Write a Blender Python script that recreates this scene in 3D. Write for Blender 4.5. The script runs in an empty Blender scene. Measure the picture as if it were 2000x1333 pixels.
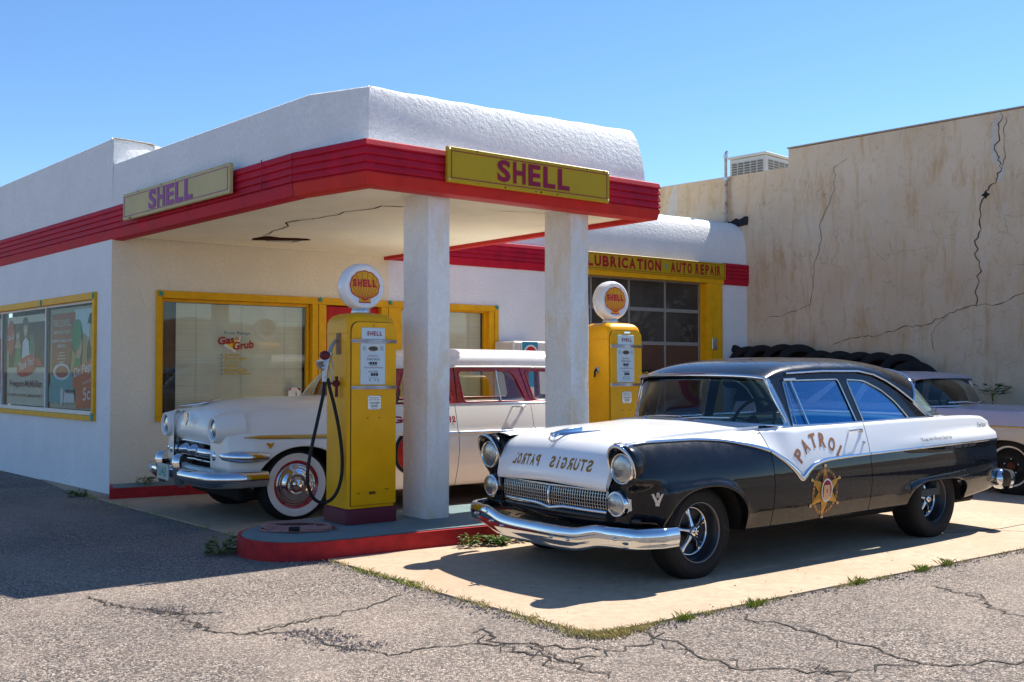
import bpy, math, random
from math import sin, cos, pi, radians, sqrt, atan2
from mathutils import Vector, Matrix
from mathutils.geometry import tessellate_polygon
random.seed(7)
scene = bpy.context.scene
COL = scene.collection

# ------------------------------------------------------------------ camera
cam_d = bpy.data.cameras.new('camera'); cam = bpy.data.objects.new('camera', cam_d); COL.objects.link(cam)
cam_d.sensor_width = 36; cam_d.lens = 36.0; cam_d.clip_end = 3000
cam.location = (0, 0, 1.43); cam.rotation_euler = (radians(90) + math.atan(58.5/2000), 0, 0)
scene.camera = cam
# ------------------------------------------------------------------ light
SUN = Vector((.58, .55, 1.0)).normalized()
sd = bpy.data.lights.new('sun', 'SUN'); sd.energy = 5.0; sd.angle = radians(.53); sd.color = (1, .95, .86)
so = bpy.data.objects.new('sun', sd); COL.objects.link(so)
so.rotation_euler = SUN.to_track_quat('Z', 'Y').to_euler()
W = bpy.data.worlds.new('World'); scene.world = W; W.use_nodes = True
nt = W.node_tree; bg = nt.nodes['Background']
sk = nt.nodes.new('ShaderNodeTexSky'); sk.sky_type = 'NISHITA'; sk.sun_disc = False
sk.sun_elevation = math.asin(SUN.z); sk.sun_rotation = atan2(SUN.x, SUN.y)
sk.altitude = 1600; sk.air_density = 1.0; sk.dust_density = .15; sk.ozone_density = 3.5
hs = nt.nodes.new('ShaderNodeHueSaturation'); hs.inputs['Saturation'].default_value = 1.12; nt.links.new(sk.outputs[0], hs.inputs['Color']); nt.links.new(hs.outputs[0], bg.inputs[0]); bg.inputs[1].default_value = .106
scene.view_settings.view_transform = 'Standard'; scene.view_settings.look = 'None'
scene.view_settings.exposure = .93; scene.view_settings.gamma = 1
scene.cycles.max_bounces = 8; scene.cycles.transparent_max_bounces = 12

# ------------------------------------------------------------------ materials
def nodes(name):
    m = bpy.data.materials.new(name); m.use_nodes = True
    n = m.node_tree.nodes; return m, n, m.node_tree.links, n['Principled BSDF']
def c4(c): return (c[0], c[1], c[2], 1)
def coords(n, l, sc=(1, 1, 1)):
    t = n.new('ShaderNodeTexCoord'); mp = n.new('ShaderNodeMapping'); l.new(t.outputs['Object'], mp.inputs[0]); mp.inputs['Scale'].default_value = sc
    return mp.outputs[0]
def noise(n, l, v, sc, det=4, ro=.55, dist=0):
    t = n.new('ShaderNodeTexNoise'); l.new(v, t.inputs['Vector']); t.inputs['Scale'].default_value = sc
    t.inputs['Detail'].default_value = det; t.inputs['Roughness'].default_value = ro; t.inputs['Distortion'].default_value = dist
    return t.outputs['Fac']
def ramp(n, l, fac, stops):
    r = n.new('ShaderNodeValToRGB'); l.new(fac, r.inputs[0]); e = r.color_ramp.elements
    e[0].position, e[0].color = stops[0][0], c4(stops[0][1]); e[1].position, e[1].color = stops[-1][0], c4(stops[-1][1])
    for p, c in stops[1:-1]: x = e.new(p); x.color = c4(c)
    return r.outputs[0]
def mix(n, l, fac, a, b, bt='MIX'):
    x = n.new('ShaderNodeMix'); x.data_type = 'RGBA'; x.blend_type = bt
    if isinstance(fac, (int, float)): x.inputs[0].default_value = fac
    else: l.new(fac, x.inputs[0])
    for i, v in ((6, a), (7, b)):
        if isinstance(v, tuple): x.inputs[i].default_value = c4(v)
        else: l.new(v, x.inputs[i])
    return x.outputs[2]
def math_n(n, l, op, a, b=0.0):
    x = n.new('ShaderNodeMath'); x.operation = op
    for i, v in ((0, a), (1, b)):
        if isinstance(v, (int, float)): x.inputs[i].default_value = v
        else: l.new(v, x.inputs[i])
    return x.outputs[0]
def bump(n, l, bsdf, h, st, d, prev=None):
    b = n.new('ShaderNodeBump'); b.inputs['Strength'].default_value = st; b.inputs['Distance'].default_value = d
    l.new(h, b.inputs['Height'])
    if prev is not None: l.new(prev, b.inputs['Normal'])
    l.new(b.outputs[0], bsdf.inputs['Normal']); return b.outputs[0]
def dark(c, k): return tuple(x*k for x in c)
def paint(name, col, rough=.4, metal=0, var=.12, sc=6, coat=0, bs=0, bsc=60, bd=.002, dirt=None, spec=.22):
    m, n, l, b = nodes(name); v = coords(n, l)
    f = noise(n, l, v, sc, 5, .6)
    c = mix(n, l, ramp(n, l, f, [(.3, (0, 0, 0)), (.75, (1, 1, 1))]), dark(col, 1-var), tuple(min(1, x*(1+var*.5)) for x in col))
    if dirt:
        g = noise(n, l, v, dirt[2] if len(dirt) > 2 else 3, 8, .7, .6)
        c = mix(n, l, ramp(n, l, g, [(dirt[1], (0, 0, 0)), (min(1, dirt[1]+.14), (1, 1, 1))]), c, dirt[0])
    l.new(c, b.inputs['Base Color']); b.inputs['Metallic'].default_value = metal
    r = math_n(n, l, 'MULTIPLY_ADD', f, .0) if False else f
    rr = n.new('ShaderNodeMapRange'); l.new(f, rr.inputs[0]); rr.inputs[3].default_value = rough*.85; rr.inputs[4].default_value = min(1, rough*1.2); l.new(rr.outputs[0], b.inputs['Roughness'])
    b.inputs['Coat Weight'].default_value = coat; b.inputs['Coat Roughness'].default_value = .04; b.inputs['Specular IOR Level'].default_value = spec
    if bs: bump(n, l, b, noise(n, l, v, bsc, 4, .6), bs, bd)
    return m
def stucco(name, col, st=.6, fine=55, coarse=14, stain=(.55, .42, .22), amt=.62, streak=True):
    m, n, l, b = nodes(name); v = coords(n, l)
    c = mix(n, l, ramp(n, l, noise(n, l, v, 2.2, 6, .6), [(.35, (0, 0, 0)), (.7, (1, 1, 1))]), dark(col, .9), col)
    c = mix(n, l, ramp(n, l, noise(n, l, v, 30, 3, .6), [(.3, (0, 0, 0)), (.6, (1, 1, 1))]), dark(col, .86), c)
    s = noise(n, l, coords(n, l, (3, 3, .9)), 1.3, 7, .7, .5)
    c = mix(n, l, ramp(n, l, s, [(amt, (0, 0, 0)), (amt+.22, (.75, .75, .75))]), c, stain)
    l.new(c, b.inputs['Base Color']); b.inputs['Roughness'].default_value = .9; b.inputs['Specular IOR Level'].default_value = .2
    p = bump(n, l, b, noise(n, l, v, coarse, 3, .5), st*.7, .02)
    bump(n, l, b, noise(n, l, v, fine, 5, .65), st, .01, p)
    return m
def glass(name, tint=(.55, .68, .66), rough=.02, refl=1.0, rc=(1, 1, 1)):
    m, n, l, b = nodes(name); n.remove(b); out = n['Material Output']
    tr = n.new('ShaderNodeBsdfTransparent'); gl = n.new('ShaderNodeBsdfGlossy'); gl.inputs['Roughness'].default_value = rough; gl.inputs['Color'].default_value = c4(rc)
    v = coords(n, l); t = mix(n, l, noise(n, l, v, 3, 4), dark(tint, .93), tint); l.new(t, tr.inputs[0])
    ge = n.new('ShaderNodeNewGeometry'); dt = n.new('ShaderNodeVectorMath'); dt.operation = 'DOT_PRODUCT'; l.new(ge.outputs['Normal'], dt.inputs[0]); l.new(ge.outputs['Incoming'], dt.inputs[1])
    k = math_n(n, l, 'POWER', math_n(n, l, 'SUBTRACT', 1.0, math_n(n, l, 'ABSOLUTE', dt.outputs['Value'])), 5.0)
    fac = math_n(n, l, 'MINIMUM', math_n(n, l, 'MULTIPLY', math_n(n, l, 'ADD', math_n(n, l, 'MULTIPLY', k, .96), .042), refl*1.5), .95)
    mx = n.new('ShaderNodeMixShader'); l.new(fac, mx.inputs[0]); l.new(tr.outputs[0], mx.inputs[1]); l.new(gl.outputs[0], mx.inputs[2])
    l.new(mx.outputs[0], out.inputs[0]); return m

MT = {}
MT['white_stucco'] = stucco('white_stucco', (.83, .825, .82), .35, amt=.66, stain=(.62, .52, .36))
MT['rough_stucco'] = stucco('rough_stucco', (.84, .835, .82), .8, 60, 22, amt=.66, stain=(.62, .54, .4))
MT['soffit'] = paint('soffit_warm_bounce', (.90, .81, .61), .85, sc=2, var=.08, dirt=((.55, .38, .16), .66, 1.6), bs=.35, bsc=9, bd=.02)  # warm light bounced off the sunlit ground is put into the soffit colour
MT['porch_wall'] = stucco('bounce_lit_stucco', (.88, .78, .60), .45, amt=.62, stain=(.52, .40, .26))  # white stucco, with warm bounce light from the concrete mixed into its colour
MT['column'] = stucco('column_stucco', (.84, .83, .80), .55, 50, 20, amt=.50, stain=(.70, .50, .24))
MT['red'] = paint('red_paint', (.50, .008, .030), .6, sc=5, var=.3, dirt=((.30, .06, .05), .68), bs=.3, bsc=30, bd=.004)
MT['red_curb'] = paint('red_curb_paint', (.42, .022, .025), .65, sc=12, var=.3, dirt=((.32, .22, .17), .66, 6), bs=.6, bsc=30, bd=.008)
MT['red_bounce'] = paint('red_paint_bounce_lit', (.56, .022, .016), .5, sc=5, var=.2, dirt=((.35, .08, .04), .7), bs=.3, bsc=30, bd=.004)  # red board paint shifted to orange for light bounced up from the ground
MT['yellow_wood'] = paint('yellow_trim_paint', (.80, .40, .004), .5, sc=7, var=.16, dirt=((.5, .28, .05), .68), bs=.5, bsc=25, bd=.003)
MT['teal'] = paint('teal_paint', (.02, .30, .27), .5)
MT['sign_yellow'] = paint('sign_yellow', (.48, .31, .006), .45, sc=3, var=.08, dirt=((.30, .17, .03), .72))
MT['sign_faded'] = paint('sign_faded_yellow', (.52, .43, .20), .5, sc=1.5, var=.15, dirt=((.62, .34, .02), .66, 1.6))
MT['sign_red'] = paint('sign_maroon', (.27, .008, .045), .5)
MT['sign_purple'] = paint('sign_faded_purple', (.30, .07, .26), .5)
MT['letter_red'] = paint('letter_red', (.36, .012, .012), .5)
MT['rust'] = paint('rust', (.09, .035, .02), .9, sc=20, var=.4)
MT['black'] = paint('black_matte', (.012, .012, .012), .6)
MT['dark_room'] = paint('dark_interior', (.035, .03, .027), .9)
MT['brown_curtain'] = paint('brown_drape', (.10, .055, .035), .8, sc=4, var=.3)
MT['blind'] = paint('blind_slat', (.93, .88, .74), .5, sc=2)
MT['wglass'] = glass('window_glass', (.95, .97, .94), refl=.5)
MT['pglass'] = glass('poster_window_glass', (.86, .9, .9), refl=.12)
MT['alum'] = paint('aluminium', (.62, .63, .64), .32, metal=.9)
MT['white'] = paint('white_gloss', (.78, .78, .77), .35)
MT['cream_white'] = paint('aged_white', (.72, .70, .64), .5)
MT['blackpaint'] = paint('black_print', (.02, .02, .022), .5)
MT['blue_grey_glass'] = paint('dial_face', (.50, .62, .68), .12, var=.06, coat=.6)
def concrete():
    m, n, l, b = nodes('tan_concrete'); v = coords(n, l)
    c = mix(n, l, ramp(n, l, noise(n, l, v, .8, 8, .62), [(.35, (0, 0, 0)), (.68, (1, 1, 1))]), (.40, .285, .185), (.52, .395, .28))
    c = mix(n, l, ramp(n, l, noise(n, l, v, 14, 6, .7), [(.32, (0, 0, 0)), (.6, (1, 1, 1))]), (.36, .26, .17), c)
    c = mix(n, l, ramp(n, l, noise(n, l, v, 170, 2, .6), [(.38, (.6, .6, .6)), (.5, (1, 1, 1))]), c, (0, 0, 0), 'MULTIPLY') if False else c
    c = mix(n, l, ramp(n, l, noise(n, l, v, 3.1, 9, .75, 1), [(.66, (0, 0, 0)), (.8, (.6, .6, .6))]), c, (.20, .15, .11))
    l.new(c, b.inputs['Base Color']); b.inputs['Roughness'].default_value = .85
    p = bump(n, l, b, noise(n, l, v, 5, 4, .5), .25, .02); bump(n, l, b, noise(n, l, v, 150, 4, .7), .4, .003, p); return m
MT['concrete'] = concrete()
def asphalt():
    m, n, l, b = nodes('weathered_asphalt'); v = coords(n, l)
    def voro(sc, ft='F1', out='Color'):
        t = n.new('ShaderNodeTexVoronoi'); l.new(v, t.inputs['Vector']); t.inputs['Scale'].default_value = sc; t.feature = ft; return t
    a = voro(95); sp = n.new('ShaderNodeSeparateColor'); l.new(a.outputs['Color'], sp.inputs[0])
    stone = ramp(n, l, sp.outputs[0], [(0, (.03, .027, .025)), (.26, (.065, .054, .048)), (.47, (.25, .19, .15)), (.7, (.37, .295, .24)), (.9, (.47, .39, .325)), (1, (.62, .53, .46))])
    a2 = voro(95, 'DISTANCE_TO_EDGE'); edge = ramp(n, l, a2.outputs['Distance'], [(.02, (0, 0, 0)), (.13, (1, 1, 1))])
    c = mix(n, l, edge, (.09, .075, .068), stone)
    big = ramp(n, l, noise(n, l, v, .9, 9, .7, .8), [(.36, (0, 0, 0)), (.62, (1, 1, 1))])
    c = mix(n, l, big, mix(n, l, .42, c, (.13, .11, .10)), c)
    c = mix(n, l, ramp(n, l, noise(n, l, v, .35, 5, .6, .5), [(.45, (0, 0, 0)), (.65, (.35, .35, .35))]), c, (.42, .33, .26))
    c = mix(n, l, ramp(n, l, noise(n, l, v, 1.7, 3, .5, .3), [(.70, (0, 0, 0)), (.76, (.6, .6, .6))]), c, (.07, .06, .056))
    c = mix(n, l, ramp(n, l, noise(n, l, v, 7, 8, .7), [(.62, (0, 0, 0)), (.78, (.55, .55, .55))]), c, (.10, .088, .08))
    l.new(c, b.inputs['Base Color']); b.inputs['Roughness'].default_value = .88; b.inputs['Specular IOR Level'].default_value = .3
    h = math_n(n, l, 'ADD', math_n(n, l, 'MULTIPLY', sp.outputs[0], .6), math_n(n, l, 'MULTIPLY', a2.outputs['Distance'], 1.5))
    p = bump(n, l, b, noise(n, l, v, 3.0, 6, .6), .35, .03); bump(n, l, b, h, .75, .006, p); return m
MT['asphalt'] = asphalt()
def tan_wall():
    m, n, l, b = nodes('tan_plaster'); v = coords(n, l)
    base = mix(n, l, ramp(n, l, noise(n, l, v, .55, 8, .6), [(.35, (0, 0, 0)), (.65, (1, 1, 1))]), (.56, .42, .27), (.66, .54, .39))
    sx = coords(n, l, (2.6, 2.6, .55))
    s1 = noise(n, l, sx, 1.5, 9, .72, .4)
    base = mix(n, l, ramp(n, l, s1, [(.5, (0, 0, 0)), (.68, (.8, .8, .8))]), base, (.47, .28, .12))
    s3 = noise(n, l, sx, 2.6, 9, .75, .7)
    base = mix(n, l, ramp(n, l, s3, [(.52, (0, 0, 0)), (.7, (.65, .65, .65))]), base, (.60, .53, .45))
    s2 = noise(n, l, v, 5.5, 9, .75, 1.2)
    base = mix(n, l, ramp(n, l, s2, [(.56, (0, 0, 0)), (.70, (.5, .5, .5))]), base, (.29, .19, .12))
    vo = n.new('ShaderNodeTexVoronoi'); vo.feature = 'DISTANCE_TO_EDGE'
    vd = n.new('ShaderNodeMix'); vd.data_type = 'VECTOR'
    nz = n.new('ShaderNodeTexNoise'); l.new(v, nz.inputs['Vector']); nz.inputs['Scale'].default_value = 2.5; nz.inputs['Detail'].default_value = 6
    vm = n.new('ShaderNodeVectorMath'); vm.operation = 'MULTIPLY_ADD'; l.new(nz.outputs['Color'], vm.inputs[0]); vm.inputs[1].default_value = (.5, .5, .5); l.new(v, vm.inputs[2])
    l.new(vm.outputs[0], vo.inputs['Vector']); vo.inputs['Scale'].default_value = 1.7
    hair = ramp(n, l, vo.outputs['Distance'], [(.0, (1, 1, 1)), (.012, (0, 0, 0))])
    hm = math_n(n, l, 'MULTIPLY', hair, ramp(n, l, noise(n, l, v, .8, 3), [(.48, (0, 0, 0)), (.6, (1, 1, 1))]))
    hm = math_n(n, l, 'MULTIPLY', hm, .45); base = mix(n, l, hm, base, (.23, .14, .08))
    l.new(base, b.inputs['Base Color']); b.inputs['Roughness'].default_value = .92
    p = bump(n, l, b, noise(n, l, v, 2.2, 5, .6), .35, .05); p = bump(n, l, b, noise(n, l, v, 38, 6, .7), .55, .01, p)
    q = bump(n, l, b, hm, -.8, .01, p); return m
MT['tan_wall'] = tan_wall()

# ------------------------------------------------------------------ object helpers
def tag(o, label=None, cat=None, group=None, kind=None):
    if label: o['label'] = label
    if cat: o['category'] = cat
    if group: o['group'] = group
    if kind: o['kind'] = kind
    return o
def thing(name, label, cat, loc=(0, 0, 0), rz=0, group=None):
    o = bpy.data.objects.new(name, None); COL.objects.link(o); o.empty_display_size = .2
    o.location = loc; o.rotation_euler = (0, 0, rz); return tag(o, label, cat, group)
def cv(pts):
    """smooth monotone curve through points"""
    xs = [p[0] for p in pts]; ys = [p[1] for p in pts]; n = len(xs)
    d = [(ys[i+1]-ys[i])/(xs[i+1]-xs[i]) for i in range(n-1)]
    m = [d[0]]+[0 if d[i-1]*d[i] <= 0 else 2*d[i-1]*d[i]/(d[i-1]+d[i]) for i in range(1, n-1)]+[d[-1]]
    def f(x):
        if x <= xs[0]: return ys[0]
        if x >= xs[-1]: return ys[-1]
        i = 0
        while x > xs[i+1]: i += 1
        h = xs[i+1]-xs[i]; t = (x-xs[i])/h; t2 = t*t; t3 = t2*t
        return (2*t3-3*t2+1)*ys[i]+(t3-2*t2+t)*h*m[i]+(-2*t3+3*t2)*ys[i+1]+(t3-t2)*h*m[i+1]
    return f
def sstep(a, b, x):
    t = min(1, max(0, (x-a)/(b-a))); return t*t*(3-2*t)
class MB:
    def __init__(s): s.v = []; s.f = []; s.m = []; s.mats = []; s.sm = []; s.cur = 0; s.T = None; s.smooth = False
    def mat(s, m):
        if m not in s.mats: s.mats.append(m)
        s.cur = s.mats.index(m); return s
    def add(s, V, F, sm=None):
        o = len(s.v)
        for p in V:
            p = Vector(p)
            if s.T is not None: p = s.T @ p
            s.v.append(tuple(p))
        for f in F: s.f.append(tuple(i+o for i in f)); s.m.append(s.cur); s.sm.append(s.smooth if sm is None else sm)
        return s
    def box(s, x0, x1, y0, y1, z0, z1):
        return s.add([(x0, y0, z0), (x1, y0, z0), (x1, y1, z0), (x0, y1, z0), (x0, y0, z1), (x1, y0, z1), (x1, y1, z1), (x0, y1, z1)],
                     [(0, 3, 2, 1), (4, 5, 6, 7), (0, 1, 5, 4), (1, 2, 6, 5), (2, 3, 7, 6), (3, 0, 4, 7)], False)
    def bbox(s, x0, x1, y0, y1, z0, z1, b):
        """box with chamfered edges"""
        xs = (x0, x0+b, x1-b, x1); ys = (y0, y0+b, y1-b, y1); zs = (z0, z0+b, z1-b, z1)
        rings = []
        for k, z in enumerate(zs):
            i = 1 if k in (0, 3) else 0
            if i: r = [(xs[1], ys[1]), (xs[2], ys[1]), (xs[2], ys[2]), (xs[1], ys[2])]; r = [r[0], r[0], r[1], r[1], r[2], r[2], r[3], r[3]]
            else: r = [(xs[0], ys[1]), (xs[1], ys[0]), (xs[2], ys[0]), (xs[3], ys[1]), (xs[3], ys[2]), (xs[2], ys[3]), (xs[1], ys[3]), (xs[0], ys[2])]
            rings.append([(a, c, z) for a, c in r])
        V = [p for r in rings for p in r]; F = []
        for k in range(3):
            for i in range(8): j = (i+1) % 8; F.append((k*8+i, k*8+j, k*8+8+j, k*8+8+i))
        F.append(tuple(range(7, -1, -1))); F.append(tuple(24+i for i in range(8)))
        return s.add(V, F, False)
    def grid(s, P, close_u=False, close_v=False, sm=True):
        n = len(P); m = len(P[0]); V = [p for r in P for p in r]; F = []
        for i in range(n if close_u else n-1):
            for j in range(m if close_v else m-1):
                a = i*m+j; b = i*m+(j+1) % m; c = ((i+1) % n)*m+(j+1) % m; d = ((i+1) % n)*m+j
                F.append((a, b, c, d))
        return s.add(V, F, sm)
    def tube(s, path, r, n=8, closed=False, flat=1.0, caps=True, sm=True):
        path = [Vector(p) for p in path]; N = len(path); R = []
        up = None
        for i, p in enumerate(path):
            a = path[(i-1) % N] if (closed or i > 0) else p; b = path[(i+1) % N] if (closed or i < N-1) else p
            t = (b-a).normalized()
            if up is None: up = Vector((0, 0, 1)) if abs(t.z) < .9 else Vector((1, 0, 0))
            side = t.cross(up).normalized(); up = side.cross(t).normalized()
            rr = r(i/(N-1)) if callable(r) else r
            R.append([p+side*rr*cos(2*pi*k/n)+up*rr*flat*sin(2*pi*k/n) for k in range(n)])
        s.grid(R, close_u=closed, close_v=True, sm=sm)
        if caps and not closed:
            s.add(R[0], [tuple(range(n-1, -1, -1))], False); s.add(R[-1], [tuple(range(n))], False)
        return s
    def lathe(s, prof, n=32, axis='Z', c=(0, 0, 0), sm=True, a0=0, a1=2*pi):
        full = abs(a1-a0-2*pi) < 1e-6; k = n if full else n+1; R = []
        for i in range(k):
            a = a0+(a1-a0)*i/n; ca, sa = cos(a), sin(a); row = []
            for r, h in prof:
                if axis == 'Z': row.append((c[0]+r*ca, c[1]+r*sa, c[2]+h))
                elif axis == 'Y': row.append((c[0]+r*ca, c[1]+h, c[2]+r*sa))
                else: row.append((c[0]+h, c[1]+r*ca, c[2]+r*sa))
            R.append(row)
        return s.grid(R, close_u=full, sm=sm)
    def poly(s, loops, fn, d=None):
        """2d loops (outer first, then holes) mapped by fn(a,b)->xyz; d = thickness vector"""
        vs = [Vector((a, b, 0)) for lp in loops for a, b in lp]
        tris = tessellate_polygon([[Vector((a, b, 0)) for a, b in lp] for lp in loops])
        P = [Vector(fn(v.x, v.y)) for v in vs]; s.add(P, tris, False)
        if d is not None:
            d = Vector(d); s.add([p+d for p in P], [tuple(reversed(t)) for t in tris], False); o = 0
            for lp in loops:
                k = len(lp); V = [P[o+i] for i in range(k)]+[P[o+i]+d for i in range(k)]
                s.add(V, [(i, (i+1) % k, k+(i+1) % k, k+i) for i in range(k)], False); o += k
        return s
    def build(s, name, mat=None, parent=None, loc=None, rot=None, label=None, kind=None, cat=None, group=None, bevel=0, solid=0):
        me = bpy.data.meshes.new(name); me.from_pydata(s.v, [], s.f); me.update()
        if mat is not None and not s.mats: me.materials.append(mat)
        for m in s.mats: me.materials.append(m)
        if s.mats: me.polygons.foreach_set('material_index', s.m)
        me.polygons.foreach_set('use_smooth', s.sm); me.validate()
        o = bpy.data.objects.new(name, me); COL.objects.link(o)
        if parent is not None: o.parent = parent
        if loc: o.location = loc
        if rot: o.rotation_euler = rot
        if bevel: b = o.modifiers.new('bevel', 'BEVEL'); b.width = bevel; b.segments = 2; b.limit_method = 'ANGLE'; b.angle_limit = radians(40)
        return tag(o, label, cat, group, kind)
TXT = {}
def text_data(s, off=0.0, spacing=1.0):
    k = (s, off, spacing)
    if k in TXT: return TXT[k]
    c = bpy.data.curves.new('lettering', 'FONT'); c.body = s; c.extrude = .0; c.offset = off; c.space_character = spacing; c.resolution_u = 4
    o = bpy.data.objects.new('lettering', c); me = o.to_mesh()
    V = [tuple(v.co) for v in me.vertices]; F = [tuple(p.vertices) for p in me.polygons]; o.to_mesh_clear()
    bpy.data.objects.remove(o); bpy.data.curves.remove(c)
    xs = [v[0] for v in V]; ys = [v[1] for v in V]; bb = (min(xs), max(xs), min(ys), max(ys))
    TXT[k] = (V, F, bb); return TXT[k]
def text_to(mb, s, x0, x1, z0, z1, fn, off=0.0, spacing=1.0, mirror=False):
    """fit lettering into the box x0..x1, z0..z1; fn(a, b) -> xyz"""
    V, F, bb = text_data(s, off, spacing); P = []
    for v in V:
        a = (v[0]-bb[0])/(bb[1]-bb[0]); b = (v[1]-bb[2])/(bb[3]-bb[2])
        if mirror: a = 1-a
        P.append(fn(x0+a*(x1-x0), z0+b*(z1-z0)))
    mb.add(P, F, False); return mb
def flat(y): return lambda a, b: (a, y, b)
def star_pts(cx, cz, r, k=5, inner=.42, a0=pi/2):
    return [(cx+(r if i % 2 == 0 else r*inner)*cos(a0+i*pi/k), cz+(r if i % 2 == 0 else r*inner)*sin(a0+i*pi/k)) for i in range(2*k)]
def ribbon(mb, pts, w, fn, jag=.5, seg=4, seed=0):
    rg = random.Random(seed); P = []
    for i in range(len(pts)-1):
        for k in range(seg):
            t = k/seg; a = pts[i]; b = pts[i+1]; dx, dy = b[0]-a[0], b[1]-a[1]; L = sqrt(dx*dx+dy*dy)+1e-9; j = rg.uniform(-.12, .12)*L*jag
            if k == 0: j *= .2
            P.append((a[0]+dx*t-dy/L*j, a[1]+dy*t+dx/L*j))
    P.append(pts[-1]); V = []; F = []
    for i, p in enumerate(P):
        a = P[max(0, i-1)]; b = P[min(len(P)-1, i+1)]; dx, dy = b[0]-a[0], b[1]-a[1]; L = sqrt(dx*dx+dy*dy)+1e-9
        ww = w*(.4+.9*rg.random())*min(1, .25+min(i, len(P)-1-i)*.5)
        V += [fn(p[0]-dy/L*ww/2, p[1]+dx/L*ww/2), fn(p[0]+dy/L*ww/2, p[1]-dx/L*ww/2)]
    for i in range(len(P)-1): F.append((2*i, 2*i+1, 2*i+3, 2*i+2))
    mb.add(V, F, False)
def linter(a, da, b, db):
    # intersection of 2d lines a+t*da, b+s*db
    den = da[0]*db[1]-da[1]*db[0]
    t = ((b[0]-a[0])*db[1]-(b[1]-a[1])*db[0])/den
    return (a[0]+da[0]*t, a[1]+da[1]*t)
def sweep(mb, P, prof, insets=None, sm=False, sub=1):
    """P: 2d polyline whose left side is inside; prof: list of (inset, z); insets: per-edge scale function (edge, inset)->inset"""
    n = len(P); E = []
    for i in range(n-1):
        dx, dy = P[i+1][0]-P[i][0], P[i+1][1]-P[i][1]; L = sqrt(dx*dx+dy*dy); E.append((dx/L, dy/L))
    rows = []
    for ins, z in prof:
        off = [insets(i, ins) if insets else ins for i in range(n-1)]
        L0 = [((P[i][0]-E[i][1]*off[i]), (P[i][1]+E[i][0]*off[i])) for i in range(n-1)]
        row = [(L0[0][0], L0[0][1], z)]
        for i in range(1, n-1):
            q = linter(L0[i-1], E[i-1], L0[i], E[i]); row.append((q[0], q[1], z))
        row.append((P[-1][0]-E[-1][1]*off[-1], P[-1][1]+E[-1][0]*off[-1], z)); rows.append(row)
    for i in range(n-1): mb.grid([[r[i], r[i+1]] for r in rows], sm=sm(i) if callable(sm) else sm)
    return rows
def wall_holes(mb, x0, x1, z0, z1, holes, y0, y1):
    """wall in the plane y0 (outer) .. y1 (inner) with rectangular openings (xa, xb, za, zb)"""
    X = sorted(set([x0, x1]+[h[0] for h in holes]+[h[1] for h in holes])); Z = sorted(set([z0, z1]+[h[2] for h in holes]+[h[3] for h in holes]))
    def solid(i, j):
        if i < 0 or j < 0 or i >= len(X)-1 or j >= len(Z)-1: return False
        a, b = (X[i]+X[i+1])/2, (Z[j]+Z[j+1])/2
        return not any(h[0] < a < h[1] and h[2] < b < h[3] for h in holes)
    for i in range(len(X)-1):
        for j in range(len(Z)-1):
            if not solid(i, j): continue
            a, b, c, d = X[i], X[i+1], Z[j], Z[j+1]
            mb.add([(a, y0, c), (b, y0, c), (b, y0, d), (a, y0, d), (a, y1, c), (b, y1, c), (b, y1, d), (a, y1, d)], [(0, 1, 2, 3), (5, 4, 7, 6)])
            for di, dj, q in ((-1, 0, (0, 3, 7, 4)), (1, 0, (1, 5, 6, 2)), (0, -1, (0, 4, 5, 1)), (0, 1, (3, 2, 6, 7))):
                if not solid(i+di, j+dj): mb.add([(a, y0, c), (b, y0, c), (b, y0, d), (a, y0, d), (a, y1, c), (b, y1, c), (b, y1, d), (a, y1, d)], [q])
    return mb
def frame_loc(P, ang): return dict(loc=(P[0], P[1], 0), rot=(0, 0, radians(ang)))

# ------------------------------------------------------------------ ground
g = MB(); R = 900
g.grid([[(x, y, 0) for x in (-R, -60, -20, 20, 60, R)] for y in (-R, -60, -20, 20, 60, R)], sm=False)
road = g.build('road', MT['asphalt'], kind='structure')
AP = [(.44, 5.57), (1.6, 6.42), (4.09, 8.24), (13, 14.7), (22, 30), (-2, 34), (-9, 17.5), (-5.3, 12.25), (-4.66, 11.50), (-2.33, 8.85), (-1.35, 7.74), (-.39, 6.52)]
g = MB(); g.poly([AP], lambda a, b: (a, b, .012), (0, 0, -.03)); apron = g.build('forecourt', MT['concrete'], kind='structure')
g = MB(); up = lambda z: (lambda a, b: (a, b, z))
cracks = [[(-2.71, 6.55), (-2.5, 6.35), (-2.28, 6.2), (-2.04, 6.13), (-1.85, 5.9), (-1.63, 5.65), (-1.44, 5.6), (-1.12, 5.65), (-.93, 5.37), (-.62, 5.18), (-.4, 5.34), (0, 5.41), (.5, 5.3)],
          [(-1.44, 5.6), (-1.27, 5.8), (-1.07, 6.01), (-.87, 6.26), (-.72, 6.62)], [(1.3, 6.07), (1.67, 5.6), (1.91, 5.2), (2.0, 5.04), (2.51, 5.06), (3.2, 5.3)],
          [(2.79, 6.86), (2.93, 6.55), (2.89, 6.07), (3.3, 5.7)], [(.72, 5.72), (.9, 5.3), (1.05, 4.97), (1.5, 4.9), (2.0, 5.04)], [(-.2, 5.75), (-.05, 5.35), (.3, 5.05), (.75, 5.5)],
          [(-2.2, 6.15), (-1.9, 6.05), (-1.7, 6.12)], [(.1, 5.45), (.22, 5.2), (.45, 4.8)], [(1.45, 5.05), (1.6, 4.7)]]
for i, c in enumerate(cracks):
    ribbon(g, c, .016, up(.004), seg=9, seed=i, jag=.8)
    c2 = [(x+random.uniform(-.05, .05), y+random.uniform(-.05, .05)) for x, y in c]; ribbon(g, c2[:max(3, len(c2)//2)], .010, up(.005), seg=6, seed=i+40, jag=2)
MT['tar'] = paint('open_crack', (.045, .038, .034), .95, sc=30, var=.4)
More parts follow.
